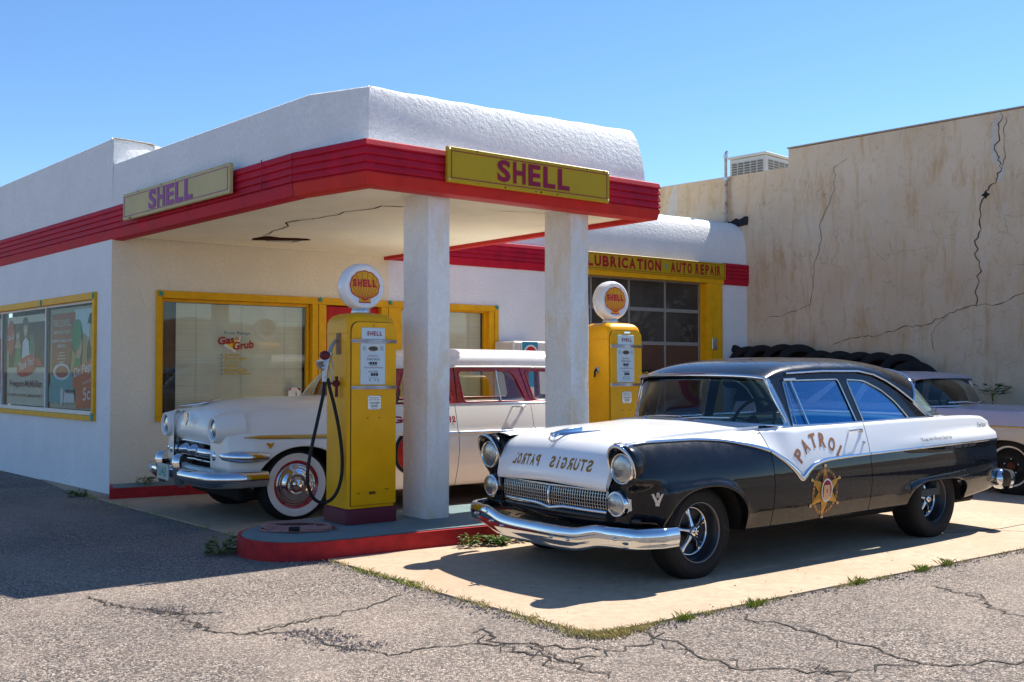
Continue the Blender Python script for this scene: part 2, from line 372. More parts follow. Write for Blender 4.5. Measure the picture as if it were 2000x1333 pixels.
g.build('crack', MT['tar'], road, kind='stuff')
g = MB()
for i, c in enumerate([[(3.2, 9.4), (5.2, 8.9), (7.5, 10.7)], [(3.6, 8.9), (4.4, 9.25), (6.2, 10.6)], [(-2.6, 9.5), (-1.2, 10.6), (1.0, 12.3)]]): ribbon(g, c, .012, up(.016), seg=5, seed=i+9, jag=.12)
g.build('joint', MT['tar'], apron, kind='stuff')
# hills behind the viewer, seen only in reflections
g = MB(); rows = []
for k in range(6):
    row = []
    for i in range(49):
        a = pi+radians(-15)+radians(210)*i/48; hh = 15+5*sin(i*.7)+3*sin(i*1.9+1)
        r = 170+k*40; row.append((r*cos(a), r*sin(a), -.5+hh*sin(pi/2*k/5)))
    rows.append(row)
g.grid(rows); g.build('hills', paint('dry_hillside', (.20, .13, .085), .95, sc=.08, var=.4), kind='structure')
# ------------------------------------------------------------------ gas station
P0 = (-4.633, 11.821)
U = (cos(radians(36.5)), sin(radians(36.5))); NI = (-sin(radians(36.5)), cos(radians(36.5)))
WD = (cos(radians(132.6)), sin(radians(132.6)))
def bw(s, n=0): return (P0[0]+U[0]*s+NI[0]*n, P0[1]+U[1]*s+NI[1]*n)
st = thing('gas_station', 'white stuccoed gas station with red band, flat canopy and yellow window frames', 'gas station', (P0[0], P0[1], 0))
def rel(mb): mb.T = Matrix.Translation((-P0[0], -P0[1], 0)); return mb
BR = dict(rot=(0, 0, radians(36.5)))          # front wall frame: x along, y inward
LR = dict(rot=(0, 0, radians(132.6-180)))     # left wall frame: x toward the street corner (negative = back)
# front wall: porch part (white, bounce light in its colour) and outer part (plain white)
DR = (2.725, 3.53, .13, 2.28)
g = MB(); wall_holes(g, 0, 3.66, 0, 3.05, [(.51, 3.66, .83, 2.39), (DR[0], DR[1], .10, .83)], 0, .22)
g.build('wall', MT['porch_wall'], st, label='white front wall under the canopy, warm bounce light in its colour', **BR)
g = MB(); wall_holes(g, 3.66, 11.08, 0, 3.36, [(3.66, 5.50, .83, 2.39), (6.62, 9.97, 0, 2.98)], 0, .22)
g.build('wall', MT['white_stucco'], st, label='white front wall with the garage door', **BR)
g = MB(); wall_holes(g, -9.5, 0, 0, 3.36, [(-4.5, -.43, .835, 2.37)], 0, .22)
g.build('wall', MT['white_stucco'], st, label='white side wall with the poster window', **LR)
# soffit, roof and back of the building
F0 = (-1.874, 8.88); F1 = (-1.184, 8.34); F2 = (1.424, 10.32); F3 = (-1.70, 14.05)
SOF = [P0, F0, F1, F2, F3]
hole_w = [(-3.12, 12.06), (-2.98, 11.93), (-2.83, 11.78), (-2.70, 11.95), (-2.55, 11.97), (-2.35, 12.06), (-2.50, 12.2), (-2.67, 12.45), (-2.82, 12.38), (-2.97, 12.30)]
HO = [(x, y) for x, y in hole_w]
g = rel(MB()); inn = [(-4.60, 11.80), (-1.93, 8.98), (-1.2, 8.42), (1.36, 10.36), (-1.72, 13.98)]
g.poly([inn, HO], up(2.99), (0, 0, .05)); g.build('soffit', MT['soffit'], st)
g = rel(MB()); g.poly([[(x, y) for x, y in HO]], up(3.06)); g.box(-3.1, -2.4, 12.12, 12.16, 2.985, 3.03); g.box(-2.95, -2.45, 12.2, 12.23, 2.99, 3.04); g.build('hole_in_soffit', MT['rust'], st, kind='stuff')
g = rel(MB()); ribbon(g, [(-2.87, 11.78), (-2.2, 10.55), (-1.99, 10.41), (-1.23, 9.62), (-1.05, 9.68), (-.7, 9.6)], .02, up(2.986), seg=6, seed=3)
ribbon(g, [(-.2, 9.9), (.2, 10.0), (.5, 10.25)], .012, up(2.986), seed=5); g.build('crack', MT['rust'], st, kind='stuff')
g = rel(MB()); bc = [P0, bw(11.08), bw(11.08, 9), (P0[0]+WD[0]*9.5, P0[1]+WD[1]*9.5)]
g.poly([[bw(.5, .5), bw(10.9, .5), bw(10.9, 9), (P0[0]+WD[0]*9.5+.4, P0[1]+WD[1]*9.5+.3)]], up(3.70), (0, 0, -.1)); g.poly([[(-4.3, 12.0), (-1.75, 9.15), (-1.2, 8.85), (1.15, 10.45), (-1.9, 14.1)]], up(3.55), (0, 0, -.1)); g.build('roof', MT['soffit'], st)
# parapets
g = rel(MB()); Lf = (P0[0]+WD[0]*9.5, P0[1]+WD[1]*9.5)
prof = [(0, 3.30), (0.004, 3.5), (.018, 3.68), (.045, 3.83), (.085, 3.94), (.14, 4.02), (.21, 4.08), (.30, 4.12), (.62, 4.15), (.95, 4.13), (.96, 3.7)]
rows = []
for k in range(57):
    q = 11.08*k/56; sc = .10+.90*sstep(.0, 1.6, q); rows.append([(*bw(q, i_*sc), z+.006*sin(k*.9)*(1 if z > 3.5 else 0)) for i_, z in prof])
g.grid(rows); n2 = (-WD[1], WD[0]); n2 = n2 if n2[0] > 0 else (-n2[0], -n2[1])
g.grid([[(P0[0]+n2[0]*i_, P0[1]+n2[1]*i_, z), (Lf[0]+n2[0]*i_, Lf[1]+n2[1]*i_, z)] for i_, z in ((0, 3.3), (.005, 3.8), (.012, 4.135), (.03, 4.148), (.5, 4.14), (.51, 3.7))], sm=False)
g.add(rows[-1]+[(*bw(11.08, .96), 3.3)], [tuple(range(len(rows[-1])+1))], False)
g.build('parapet', MT['rough_stucco'], st, label='tall white parapet over the main building')
g = rel(MB())
prof = [(0, 3.32), (.012, 3.42), (.030, 3.50), (.055, 3.58), (.088, 3.66), (.128, 3.73), (.175, 3.785), (.225, 3.822), (.30, 3.838), (.60, 3.82), (.61, 3.5)]
F0b, F1b, F2b = (-1.775, 8.825), (-1.205, 8.555), (1.345, 10.30)
# left and chamfer faces stand upright, the street face leans back towards its right end
for a, b, bk in ((P0, F0b, 0), (F0b, F1b, 0)):
    e = Vector((b[0]-a[0], b[1]-a[1])).normalized(); n_ = Vector((-e.y, e.x)); g.grid([[(a[0]+n_.x*i_, a[1]+n_.y*i_, z), (b[0]+n_.x*i_, b[1]+n_.y*i_, z)] for i_, z in ((0, 3.32), (.006, 3.6), (.012, 3.825), (.03, 3.838), (.35, 3.83), (.36, 3.5))], sm=False)
e = Vector((F2b[0]-F1b[0], F2b[1]-F1b[1])); n_ = Vector((-e.y, e.x)).normalized(); FR = []
for k in range(25):
    t_ = k/24; sc = .05+.95*t_**.7; base = Vector(F1b)+e*t_; FR.append([(base.x+n_.x*i_*sc, base.y+n_.y*i_*sc, z+(.085*t_*max(0, (z-3.4)/.43))+.004*sin(k*1.7)) for i_, z in prof])
g.grid(FR); g.grid([[p, (F3[0], F3[1], p[2])] for p in FR[-1][:9]], sm=False)
g.poly([[F0, F1, F2, F3, P0]], up(3.334), (0, 0, -.02))
g.build('canopy_parapet', MT['rough_stucco'], st, label='lower white parapet round the canopy')
# corrugated red band with the plain board below
def band(path, name='fascia_band', closed=False):
    pr = [(.02, 3.335)]; z = 3.33
    for k in range(4):
        pr += [(-.040, z-.002), (-.046, z-.010), (-.056, z-.050), (-.055, z-.058), (-.038, z-.063)]; z -= .066
    pr += [(-.046, 3.062)]
    g = rel(MB()); sweep(g, path, pr); g.build(name, MT['red'], st, label='ribbed red metal band')
    g = rel(MB()); sweep(g, path, [(-.046, 3.062), (-.052, 3.05), (-.03, 2.955), (.02, 2.945), (.10, 2.945), (.10, 3.02)])
    return g
g = band([Lf, F0]); g.build('fascia_board', MT['red'], st)
g = band([F0, F1, F2, F3]); g.build('fascia_board', MT['red_bounce'], st, label='red board along the canopy lip, bounce light coloured in as orange')
g = band([bw(3.62), bw(7.22)]); g.build('fascia_board', MT['red'], st)
g = band([bw(10.36), bw(11.11)]); g.build('fascia_board', MT['red'], st)
g = rel(MB())
for a, b in ((F0, P0),):
    for t in (.12, .5, .78): x, y = a[0]+(b[0]-a[0])*t, a[1]+(b[1]-a[1])*t; g.tube([(x-.052, y-.052, 3.33), (x-.052, y-.052, 3.06)], .006, 6)
g.build('band_seam', MT['red'], st, kind='stuff')
# columns
c1 = (-.733, 8.873); c2 = (.560, 9.79)
for cx, cy in (c1, c2):
    a = (cx, cy); b = (cx+U[0]*.236, cy+U[1]*.236); c = (b[0]+WD[0]*.36, b[1]+WD[1]*.36); d = (a[0]+WD[0]*.36, a[1]+WD[1]*.36)
    g = rel(MB()); n = 14
    def ring(z, rg=random.Random(int(cx*100))):
        r = []
        for p, q in ((a, b), (b, c), (c, d), (d, a)):
            for k in range(4):
                t = k/4+.02; r.append((p[0]+(q[0]-p[0])*t+rg.uniform(-.003, .003), p[1]+(q[1]-p[1])*t+rg.uniform(-.003, .003), z))
        return r
    g.grid([ring(.149+(3.0-.149)*k/n) for k in range(n+1)], close_v=True, sm=False)
    o = g.build('column', MT['column'], st, label='square column beside the front pump' if cx < 0 else 'square column beside the rear pump', bevel=.008)
# windows -----------------------------------------------------------
def window(x0, x1, z0, z1, yg, rot, slats=None, label=None, curtain=None, glassm='wglass'):
    f = MB(); w = .035
    f.box(x0-w, x1+w, yg-.03, yg+.03, z0-w, z0); f.box(x0-w, x1+w, yg-.03, yg+.03, z1, z1+w); f.box(x0-w, x0, yg-.03, yg+.03, z0, z1); f.box(x1, x1+w, yg-.03, yg+.03, z0, z1)
    wn = f.build('window', MT['yellow_wood'], st, label=label, **rot)
    g = MB(); g.box(x0+.002, x1-.002, yg-.004, yg+.004, z0+.002, z1-.002); g.build('pane', MT[glassm], wn)
    if slats:
        g = MB(); xa, xb = slats; z = z0+.02; rg = random.Random(4)
        while z < z1-.01:
            d = rg.uniform(-.001, .001); g.add([(xa, yg+.066, z+d), (xb, yg+.066, z-d), (xb, yg+.057, z+.0200-d), (xa, yg+.057, z+.0200+d)], [(0, 1, 2, 3)]); z += .0205
        g.build('blind', MT['blind'], wn, kind='stuff')
        g = MB()
        for t in (.15, .5, .85): x = xa+(xb-xa)*t; g.box(x-.002, x+.002, yg+.05, yg+.054, z0, z1)
        g.build('blind_cord', MT['cream_white'], wn)
    if curtain: g = MB(); g.grid([[(curtain[0]+(curtain[1]-curtain[0])*k/20, yg+.11+.012*sin(k*1.3), z) for k in range(21)] for z in (z0-.03, z1+.03)]); g.build('drape', MT['brown_curtain'], wn)
    return wn
w1 = window(.617, 2.476, .925, 2.262, .09, BR, (.80, 2.455), 'large office window with half drawn blind', (.60, .84))
w2 = window(3.885, 5.30, .925, 2.28, .09, BR, (3.89, 5.295), 'office window right of the red door')
g = MB()   # yellow timber surround of the office windows and door
g.box(.51, .58, -.03, .10, .845, 2.39); g.box(.582, 5.43, -.028, .10, 2.30, 2.388); g.box(.515, 2.62, -.04, .10, .83, .885)
g.box(2.52, 2.60, -.026, .10, .886, 2.299); g.box(2.61, 2.715, -.03, .10, .10, 2.299); g.box(2.60, 2.61, -.01, .10, .84, 2.299)
g.box(3.535, 3.64, -.03, .10, .10, 2.299); g.box(3.65, 3.85, -.026, .10, .886, 2.299); g.box(3.64, 3.65, -.01, .10, .84, 2.299); g.box(3.645, 5.50, -.04, .10, .83, .885)
g.box(5.335, 5.40, -.022, .10, .886, 2.299); g.box(5.432, 5.50, -.03, .10, .886, 2.39); g.box(5.40, 5.43, -.012, .1, .886, 2.299)
g.build('window_surround', MT['yellow_wood'], st, bevel=.004, **BR)
for sx, sz in ((.555, 2.349), (2.621, 2.361), (3.67, 2.362), (5.463, 2.365)):
    g = MB(); g.poly([star_pts(sx, sz, .040)], flat(-.046), (0, .012, 0)); g.build('star', MT['teal'], st, **BR)
d = MB(); d.box(2.73, 3.53, .05, .09, 1.95, 2.285); d.box(2.73, 2.84, .05, .09, .11, 1.948); d.box(3.42, 3.53, .05, .09, .11, 1.948); d.box(2.842, 3.418, .05, .09, .11, .75)
dr = d.build('door', paint('door_red', (.50, .012, .012), .4), st, bevel=.004, **BR)
g = MB(); g.box(2.842, 3.418, .066, .074, .752, 1.946); g.build('pane', MT['wglass'], dr)
g = MB(); g.lathe([(.0, -.05), (.025, -.045), (.028, -.02), (.012, 0), (.012, .03)], 16, 'Y', (3.47, .04, 1.05)); g.build('handle', MT['alum'], dr)
# window lettering
def wtext(lines, parent, name, mat, y, rot, off=.012):
    g = MB()
    for s, a, b, c, dd in lines: text_to(g, s, a, b, c, dd, flat(y), off)
    return g.build(name, mat, parent, kind='stuff')
MT['ltblue'] = paint('letter_blue', (.10, .22, .30), .5); MT['lyellow'] = paint('letter_yellow', (.55, .33, .0), .5); MT['bright_yellow'] = paint('bright_yellow', (.75, .5, .02), .5)
wtext([('Free Range', 1.38, 1.72, 1.875, 1.925)], w1, 'window_lettering', MT['ltblue'], .082, None)
g = MB(); g.poly([[(1.37, 1.745), (1.60, 1.865), (1.525, 1.655)]], flat(.084)); g.build('window_emblem', MT['cream_white'], w1)
g = MB(); g.poly([[(1.41, 1.757), (1.565, 1.842), (1.515, 1.69)]], flat(.0825)); g.build('window_emblem', MT['bright_yellow'], w1)
g = MB(); text_to(g, 'Gas', 1.298, 1.51, 1.75, 1.85, lambda a, b: (a, .080, b+(a-1.3)*.12), .03); text_to(g, 'Grub', 1.49, 1.765, 1.69, 1.79, lambda a, b: (a, .080, b+(a-1.5)*.12), .03); text_to(g, 'n', 1.525, 1.57, 1.82, 1.85, flat(.08), .01)
g.build('window_lettering', MT['letter_red'], w1, kind='stuff')
ls = ['Snacks', 'Beverages', 'Lottery', 'Tires', 'Batteries', 'Auto Repair']; ln = []
g = MB(); g2 = MB()
for i, s in enumerate(ls):
    z = 1.615-i*.047; text_to(g, s, 1.385, 1.385+.0325*len(s), z, z+.034, flat(.081), .03); g2.poly([star_pts(1.345, z+.016, .019)], flat(.081))
g.build('window_lettering', MT['lyellow'], w1, kind='stuff'); g2.build('window_star', MT['ltblue'], w1, kind='stuff')
g = MB(); g.mat(MT['cream_white']); g.box(2.235, 2.405, .078, .082, 1.06, 1.215); g.mat(MT['letter_red']); g.poly([[(2.24, 1.21), (2.285, 1.21), (2.24, 1.165)]], flat(.076)); g.poly([[(2.4, 1.21), (2.355, 1.21), (2.4, 1.165)]], flat(.076))
g.mat(MT['ltblue']); g.poly([[(2.34, 1.17), (2.355, 1.13), (2.345, 1.10), (2.33, 1.13)]], flat(.076)); g.build('window_sticker', None, w1)
# room behind the glass
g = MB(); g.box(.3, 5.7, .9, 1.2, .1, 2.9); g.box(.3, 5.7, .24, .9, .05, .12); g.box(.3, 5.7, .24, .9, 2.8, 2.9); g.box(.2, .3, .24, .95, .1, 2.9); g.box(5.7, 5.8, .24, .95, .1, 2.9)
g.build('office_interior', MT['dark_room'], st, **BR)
# poster window in the side wall
f = MB(); f.box(-4.5, -.502, -.035, .1, 2.285, 2.37); f.box(-4.5, -.502, -.035, .1, .835, .895); f.box(-.50, -.43, -.035, .1, .835, 2.37); f.box(-4.57, -4.502, -.03, .1, .835, 2.37)
f.build('window_surround', MT['yellow_wood'], st, bevel=.004, **LR)
f = MB(); f.box(-4.5, -.5, .02, .06, 2.255, 2.284); f.box(-4.5, -.5, .02, .06, .896, .945); f.box(-2.295, -2.265, .02, .06, .946, 2.254); f.box(-4.155, -4.125, .02, .06, .946, 2.254); f.box(-.52, -.501, .02, .06, .946, 2.254)
wl = f.build('window', MT['cream_white'], st, label='side window frame of peeling white paint', **LR)
for a, b in ((-4.49, -4.156), (-4.124, -2.296), (-2.264, -.521)):
    g = MB(); g.box(a, b, .036, .042, .946, 2.254); g.build('pane', MT['pglass'], wl)
for x in (-2.30, -.47):
    g = MB(); g.box(x-.02, x+.02, -.046, -.034, 2.29, 2.36); g.build('star', MT['teal'], st, **LR)
g = MB(); g.box(-.50, -.43, -.046, -.036, .84, .93); g.build('star', MT['teal'], st, **LR)
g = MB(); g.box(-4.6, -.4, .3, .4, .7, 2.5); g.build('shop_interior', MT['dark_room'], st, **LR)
# garage door
gd = MB(); XS = [6.66, 7.44, 8.27, 9.10, 9.93]; ZS = [.02, .70, 1.30, 1.895, 2.46, 2.965]
for x in XS: gd.box(x-.018, x+.018, .14, .18, .02, 2.97)
for z in ZS:
    for i in range(4): gd.box(XS[i]+.0185, XS[i+1]-.0185, .143, .177, z-.03, z+.03)
go = gd.build('garage_door', paint('door_rail_grey', (.27, .26, .24), .5), st, bevel=.003, **BR)
MT['brown_panel'] = paint('brown_door_panel', (.12, .062, .038), .7, sc=3, var=.2)
MT['garage_glass'] = paint('dusty_dark_glass', (.075, .068, .058), .25, sc=1.2, var=.5, dirt=((.17, .155, .13), .55, 1.6))
for j in range(5):
    for i in range(4):
        g = MB(); g.box(XS[i]+.0186, XS[i+1]-.0186, .155, .165, ZS[j]+.0305, ZS[j+1]-.0305)
        g.build('pane' if j > 2 else 'door_panel', MT['garage_glass'] if j > 2 else MT['brown_panel'], go)
g = MB(); g.box(9.936, 9.974, -.03, .13, .02, 2.95); g.box(9.975, 10.33, -.04, .10, .02, 3.0); g.box(10.02, 10.06, -.047, -.038, .02, 3.0); g.box(10.24, 10.27, -.047, -.038, .02, 3.0); g.build('door_post', MT['yellow_wood'], st, bevel=.004, **BR)
g = MB(); g.box(6.42, 6.60, -.03, .1, .02, 3.0); g.build('door_post', MT['yellow_wood'], st, bevel=.004, **BR)
g = MB(); g.bbox(10.03, 10.15, -.075, -.045, 1.80, 2.0, .006); g.add([(10.04, -.078, 1.86), (10.14, -.078, 1.95), (10.14, -.078, 1.97), (10.04, -.078, 1.88)], [(0, 1, 2, 3)])
g.build('switch_box', MT['alum'], st, **BR)
# no-parking style notice glimpsed past the pump
g = MB(); g.mat(MT['blackpaint']); g.box(8.33, 8.75, -.02, -.005, 1.05, 1.45); g.mat(MT['bright_yellow']); text_to(g, 'NO', 8.38, 8.55, 1.32, 1.42, flat(-.024), .02); text_to(g, 'PARK', 8.38, 8.7, 1.20, 1.29, flat(-.024), .02)
o = g.build('notice', None, None, loc=(P0[0], P0[1], 0), rot=BR['rot'], label='small black notice with yellow letters behind the rear pump', cat='sign')
# ruined edge where the garage meets the tan wall
g = MB(); rg = random.Random(2)
for k in range(10): x = 11.10+rg.uniform(0, .04); z = 1.95+k*.105; g.box(x, x+.10+rg.uniform(0, .05), -.02+rg.uniform(-.02, .01), .18, z, z+.09)
g.build('exposed_brick', paint('bare_brick', (.17, .095, .06), .95, sc=15, var=.4), st, kind='stuff', **BR)

# ------------------------------------------------------------------ signs on the band
def sign(name, label, P, ang, x0, x1, z0, z1, face, ink, word, wx, wz, edge):
    t = thing(name, label, 'sign', (P[0], P[1], 0), radians(ang)); g = MB(); g.bbox(x0, x1, -.115, -.075, z0, z1, .006); g.build('sign_board', face, t, bevel=0)
    g = MB(); m = .035
    for a, b, c, dd in ((x0+m, x1-m, z0+m, z0+m+.006), (x0+m, x1-m, z1-m-.006, z1-m), (x0+m, x0+m+.006, z0+m, z1-m), (x1-m-.006, x1-m, z0+m, z1-m)): g.box(a, b, -.119, -.1151, c, dd)
    g.build('border', ink, t)
    n = len(word); V = MB()
    w = (wx[1]-wx[0])/n
    for i, ch in enumerate(word):
        g = MB(); g.T = Matrix.Translation((0, -.121, 0)); text_to(g, ch, wx[0]+i*w+.012, wx[0]+(i+1)*w-.02, wz[0], wz[1], flat(0), .035); g.build('letter', ink, t)
    g = MB(); 
    for k in range(9): a = random.uniform(x0+.05, x1-.05); b = random.choice((z0+.006, z1-.02)); g.poly([star_pts(a, b+.007, random.uniform(.005, .014), 4, .7)], flat(-.1165))
    g.build('chip', edge, t, kind='stuff')
    g = MB()
    for a in (x0+.02, x1-.02):
        for b in (z0+.025, z1-.025): g.lathe([(0, -.121), (.008, -.119), (.009, -.114)], 8, 'Y', (a, 0, b))
    g.build('screw', MT['alum'], t, kind='stuff')
    return t
sign('shell_sign', 'yellow SHELL sign with maroon letters on the front of the canopy', F1, 37.206, .712, 2.58, 3.045, 3.352, MT['sign_yellow'], MT['sign_red'], 'SHELL', (1.225, 2.09), (3.105, 3.30), MT['rust'])
sign('shell_sign', 'faded yellow SHELL sign with pale purple letters on the left side of the canopy', F0, -46.83, -3.452, -1.0, 3.095, 3.385, MT['sign_faded'], MT['sign_purple'], 'SHELL', (-2.785, -1.735), (3.14, 3.345), MT['rust'])
t = thing('lubrication_sign', 'long yellow sign reading LUBRICATION AUTO REPAIR over the garage door', 'sign', (P0[0], P0[1], 0), radians(36.5))
g = MB(); g.bbox(6.55, 10.36, -.09, -.03, 3.03, 3.31, .004); g.build('sign_board', MT['sign_yellow'], t)
g = MB(); g.box(6.55, 10.345, -.06, .09, 2.955, 3.028); g.build('lintel_board', MT['yellow_wood'], t)
g = MB()
for a, b, c, dd in ((6.58, 10.33, 3.055, 3.061), (6.58, 10.33, 3.28, 3.286), (10.325, 10.331, 3.055, 3.286)): g.box(a, b, -.094, -.0901, c, dd)
g.build('border', MT['letter_red'], t)
for wd, xa, xb in (('LUBRICATION', 7.13, 8.79), ('AUTO', 8.99, 9.52), ('REPAIR', 9.58, 10.24)):
    ws = [.45 if c == 'I' else 1 for c in wd]; tot = sum(ws); x = xa
    for c, q in zip(wd, ws): w_ = (xb-xa)*q/tot; g = MB(); text_to(g, c, x+.014, x+w_-.014, 3.085, 3.262, flat(-.0945), .045); g.build('letter', MT['letter_red'], t); x += w_
g = MB(); g.poly([star_pts(8.885, 3.175, .04)], flat(-.0945)); g.build('star', paint('turquoise', (.05, .42, .42), .5), t)

# ------------------------------------------------------------------ posters behind the side window
def poster(label, parts):
    t = thing('poster', label, 'poster', (P0[0], P0[1], 0), radians(-47.4)); k = 0
    for nm, m, fn in parts:
        g = MB(); fn(g, .072-.0015*k); g.build(nm, m, t, kind='stuff' if nm in ('figure', 'lettering', 'small_print', 'car_drawing') else None); k += 1
    return t
C = lambda n, c: paint(n, tuple(min(.85, x*1.5+.01) for x in c), .6, sc=8, var=.12)
def rect(a, b, c, d): return lambda g, y: g.poly([[(a, c), (b, c), (b, d), (a, d)]], flat(y))
def pl(*L): return lambda g, y: [g.poly([q], flat(y)) for q in L]
def tx(*L): return lambda g, y: [text_to(g, s, a, b, c, d, (lambda sh: (lambda p, q: (p, y, q+(p-a)*sh)))(sh), .015) for s, a, b, c, d, sh in L]
def ell(cx, cz, rx, rz, n=20, rot=0): return [(cx+rx*cos(t)*cos(rot)-rz*sin(t)*sin(rot), cz+rx*cos(t)*sin(rot)+rz*sin(t)*cos(rot)) for t in [2*pi*i/n for i in range(n)]]
cream = C('poster_cream', (.50, .47, .36)); skin = C('poster_skin', (.52, .30, .20)); dk = C('poster_dark', (.045, .03, .03)); pred = C('poster_red', (.45, .05, .04)); pw = C('poster_white', (.68, .66, .6)); pgreen = C('poster_green', (.03, .22, .09)); prust = C('poster_rust', (.33, .10, .055)); porange = C('poster_orange', (.52, .13, .05)); pteal = C('poster_teal', (.10, .32, .32)); psky = C('poster_sky', (.45, .60, .60)); pbr = C('poster_brown', (.10, .055, .04)); pgrey = C('poster_grey', (.17, .15, .13))
poster('cream poster with smiling couple, Thank You ribbon and Freeport-McMoRan line', [
    ('sheet', cream, rect(-4.04, -2.33, .955, 2.20)), ('picture', dk, rect(-3.98, -2.42, 1.48, 2.10)),
    ('figure', pgrey, pl(ell(-2.95, 1.72, .10, .22))), ('figure', pgreen, pl([(-3.72, 1.48), (-3.42, 1.48), (-3.45, 1.74), (-3.62, 1.76)], [(-3.05, 1.62), (-2.95, 1.62), (-2.94, 1.9), (-3.03, 1.93)])),
    ('figure', skin, pl(ell(-3.56, 1.95, .085, .125), ell(-3.23, 2.03, .085, .13), [(-3.70, 1.75), (-3.42, 1.75), (-3.48, 1.86), (-3.62, 1.86)])),
    ('figure', pbr, pl(ell(-3.57, 2.03, .09, .07), ell(-3.24, 2.12, .10, .06))),
    ('figure', pw, pl([(-3.38, 1.55), (-3.02, 1.55), (-3.08, 1.84), (-3.2, 1.9), (-3.33, 1.84)], ell(-3.55, 1.92, .04, .015), ell(-3.21, 1.99, .04, .015))),
    ('disc', pred, pl(ell(-3.86, 1.90, .17, .25))), ('ribbon', pred, pl(ell(-3.16, 1.50, .42, .14, 20, .15), [(-2.9, 1.5), (-2.45, 1.5), (-2.7, 1.62)])),
    ('lettering', pw, tx(('Coca-Cola', -4.0, -3.70, 1.86, 1.94, .1), ('Thank You!', -3.50, -2.84, 1.42, 1.54, .16))),
    ('lettering', dk, tx(('Freeport-McMoRan', -3.86, -2.52, 1.18, 1.30, 0), ('FOR SUPPORTING THE LOWELL AMERICANA PROJECT', -3.96, -2.50, 1.06, 1.11, 0)))])
poster('rust and orange poster with green-hatted woman, capped man, teal car and Dr Pepper 5 cents', [
    ('sheet', C('poster_khaki', (.36, .34, .25)), rect(-2.235, -.53, .95, 2.235)), ('panel', psky, rect(-1.35, -.53, 1.45, 2.20)), ('panel', prust, rect(-2.17, -1.33, 1.08, 2.17)),
    ('figure', pbr, pl([(-1.55, 1.28), (-.95, 1.28), (-1.0, 1.75), (-1.12, 2.0), (-1.42, 1.95), (-1.5, 1.6)], ell(-.72, 1.62, .2, .34))),
    ('figure', C('poster_yellow_coat', (.35, .27, .09)), pl([(-1.52, 1.2), (-1.12, 1.2), (-1.2, 1.6), (-1.42, 1.7)], [(-1.08, 1.5), (-.92, 1.5), (-.92, 1.85), (-1.04, 1.9)])),
    ('figure', skin, pl(ell(-1.19, 1.75, .10, .17), ell(-.74, 1.90, .11, .20), [(-.78, 1.55), (-.6, 1.55), (-.62, 1.8), (-.76, 1.8)])),
    ('figure', pgreen, pl(ell(-1.26, 1.88, .16, .20, 20, -.3), [(-1.36, 1.4), (-1.14, 1.4), (-1.12, 1.58), (-1.3, 1.6)])),
    ('figure', dk, pl([(-.92, 1.98), (-.83, 2.13), (-.62, 2.16), (-.55, 2.02), (-.58, 1.96), (-.88, 2.02)])),
    ('car_drawing', pteal, pl([(-2.24, 1.02), (-1.36, 1.02), (-1.30, 1.22), (-1.42, 1.42), (-1.9, 1.43), (-2.16, 1.36), (-2.24, 1.2)])),
    ('car_drawing', pw, pl(ell(-1.78, 1.42, .30, .11), ell(-1.76, 1.10, .045, .12), [(-1.68, 1.03), (-1.30, 1.03), (-1.32, 1.16), (-1.66, 1.16)])),
    ('car_drawing', prust, pl(ell(-1.76, 1.42, .24, .075))),
    ('car_drawing', dk, pl(*[ell(-1.60+.055*i, 1.17, .018, .03, 8) for i in range(6)])),
    ('label_panel', porange, pl([(-1.36, 1.46), (-.53, 1.60), (-.53, 1.0), (-1.25, .96), (-1.22, 1.2), (-1.36, 1.22)])),
    ('lettering', pw, tx(('Dr.Peppe', -1.31, -.56, 1.31, 1.46, .17), ('GOOD FOR LIFE', -1.02, -.56, 1.26, 1.29, .17), ('5c', -1.0, -.77, 1.06, 1.22, .1), ('10  2  4', -.8, -.56, 1.545, 1.575, .17), ('CELEBRATING SMALL TOWN', -2.14, -1.37, 1.80, 1.835, 0), ('AMERICA!', -1.92, -1.6, 1.73, 1.77, 0))),
    ('lettering', cream, tx(('THE LOWELL', -2.08, -1.42, 2.0, 2.09, 0), ('AMERICANA PROJECT', -2.08, -1.42, 1.89, 1.95, 0), *[('xxxxxxxx'[:4+(i*5) % 5]*2, -1.75-.12-.02*(i % 3), -1.75+.12+.02*(i % 3), 1.66-.035*i, 1.678-.035*i, 0) for i in range(0)])),
    ('small_print', cream, pl(*[[(-1.75-.10-.03*(i*7 % 3), 1.66-.04*i), (-1.75+.10+.03*(i*7 % 3), 1.66-.04*i), (-1.75+.10+.03*(i*7 % 3), 1.672-.04*i), (-1.75-.10-.03*(i*7 % 3), 1.672-.04*i)] for i in range(4)]))])
poster('sliver of a faded poster at the left edge of the photo', [('sheet', cream, rect(-4.48, -4.18, .955, 2.20)), ('panel', prust, rect(-4.46, -4.2, 1.1, 1.9))])

# ------------------------------------------------------------------ curb and pump island
CB = [(-4.45, 11.36), (-3.0, 12.18), (-1.2, 13.55), (-1.25, 14.2), (-4.62, 11.80)]
t = thing('wall_curb', 'low red painted curb along the foot of the shaded office wall', 'curb', (-4.45, 11.36, 0)); T0 = Matrix.Translation((4.45, -11.36, 0))
g = MB(); g.T = T0; g.poly([CB], up(.128), (0, 0, -.13)); g.build('curb_face', MT['red_curb'], t, bevel=.015)
g = MB(); g.T = T0; g.poly([[(-4.42, 11.40), (-3.0, 12.22), (-1.24, 13.56), (-1.29, 14.1), (-4.58, 11.77)]], up(.134), (0, 0, -.01))
MT['grey_paint'] = paint('grey_green_deck_paint', (.15, .215, .22), .7, sc=4, var=.15, dirt=((.26, .21, .16), .62, 4), bs=.5, bsc=30, bd=.006)
g.build('curb_top', MT['grey_paint'], t)
IS = []
tip = (-1.90, 8.26)
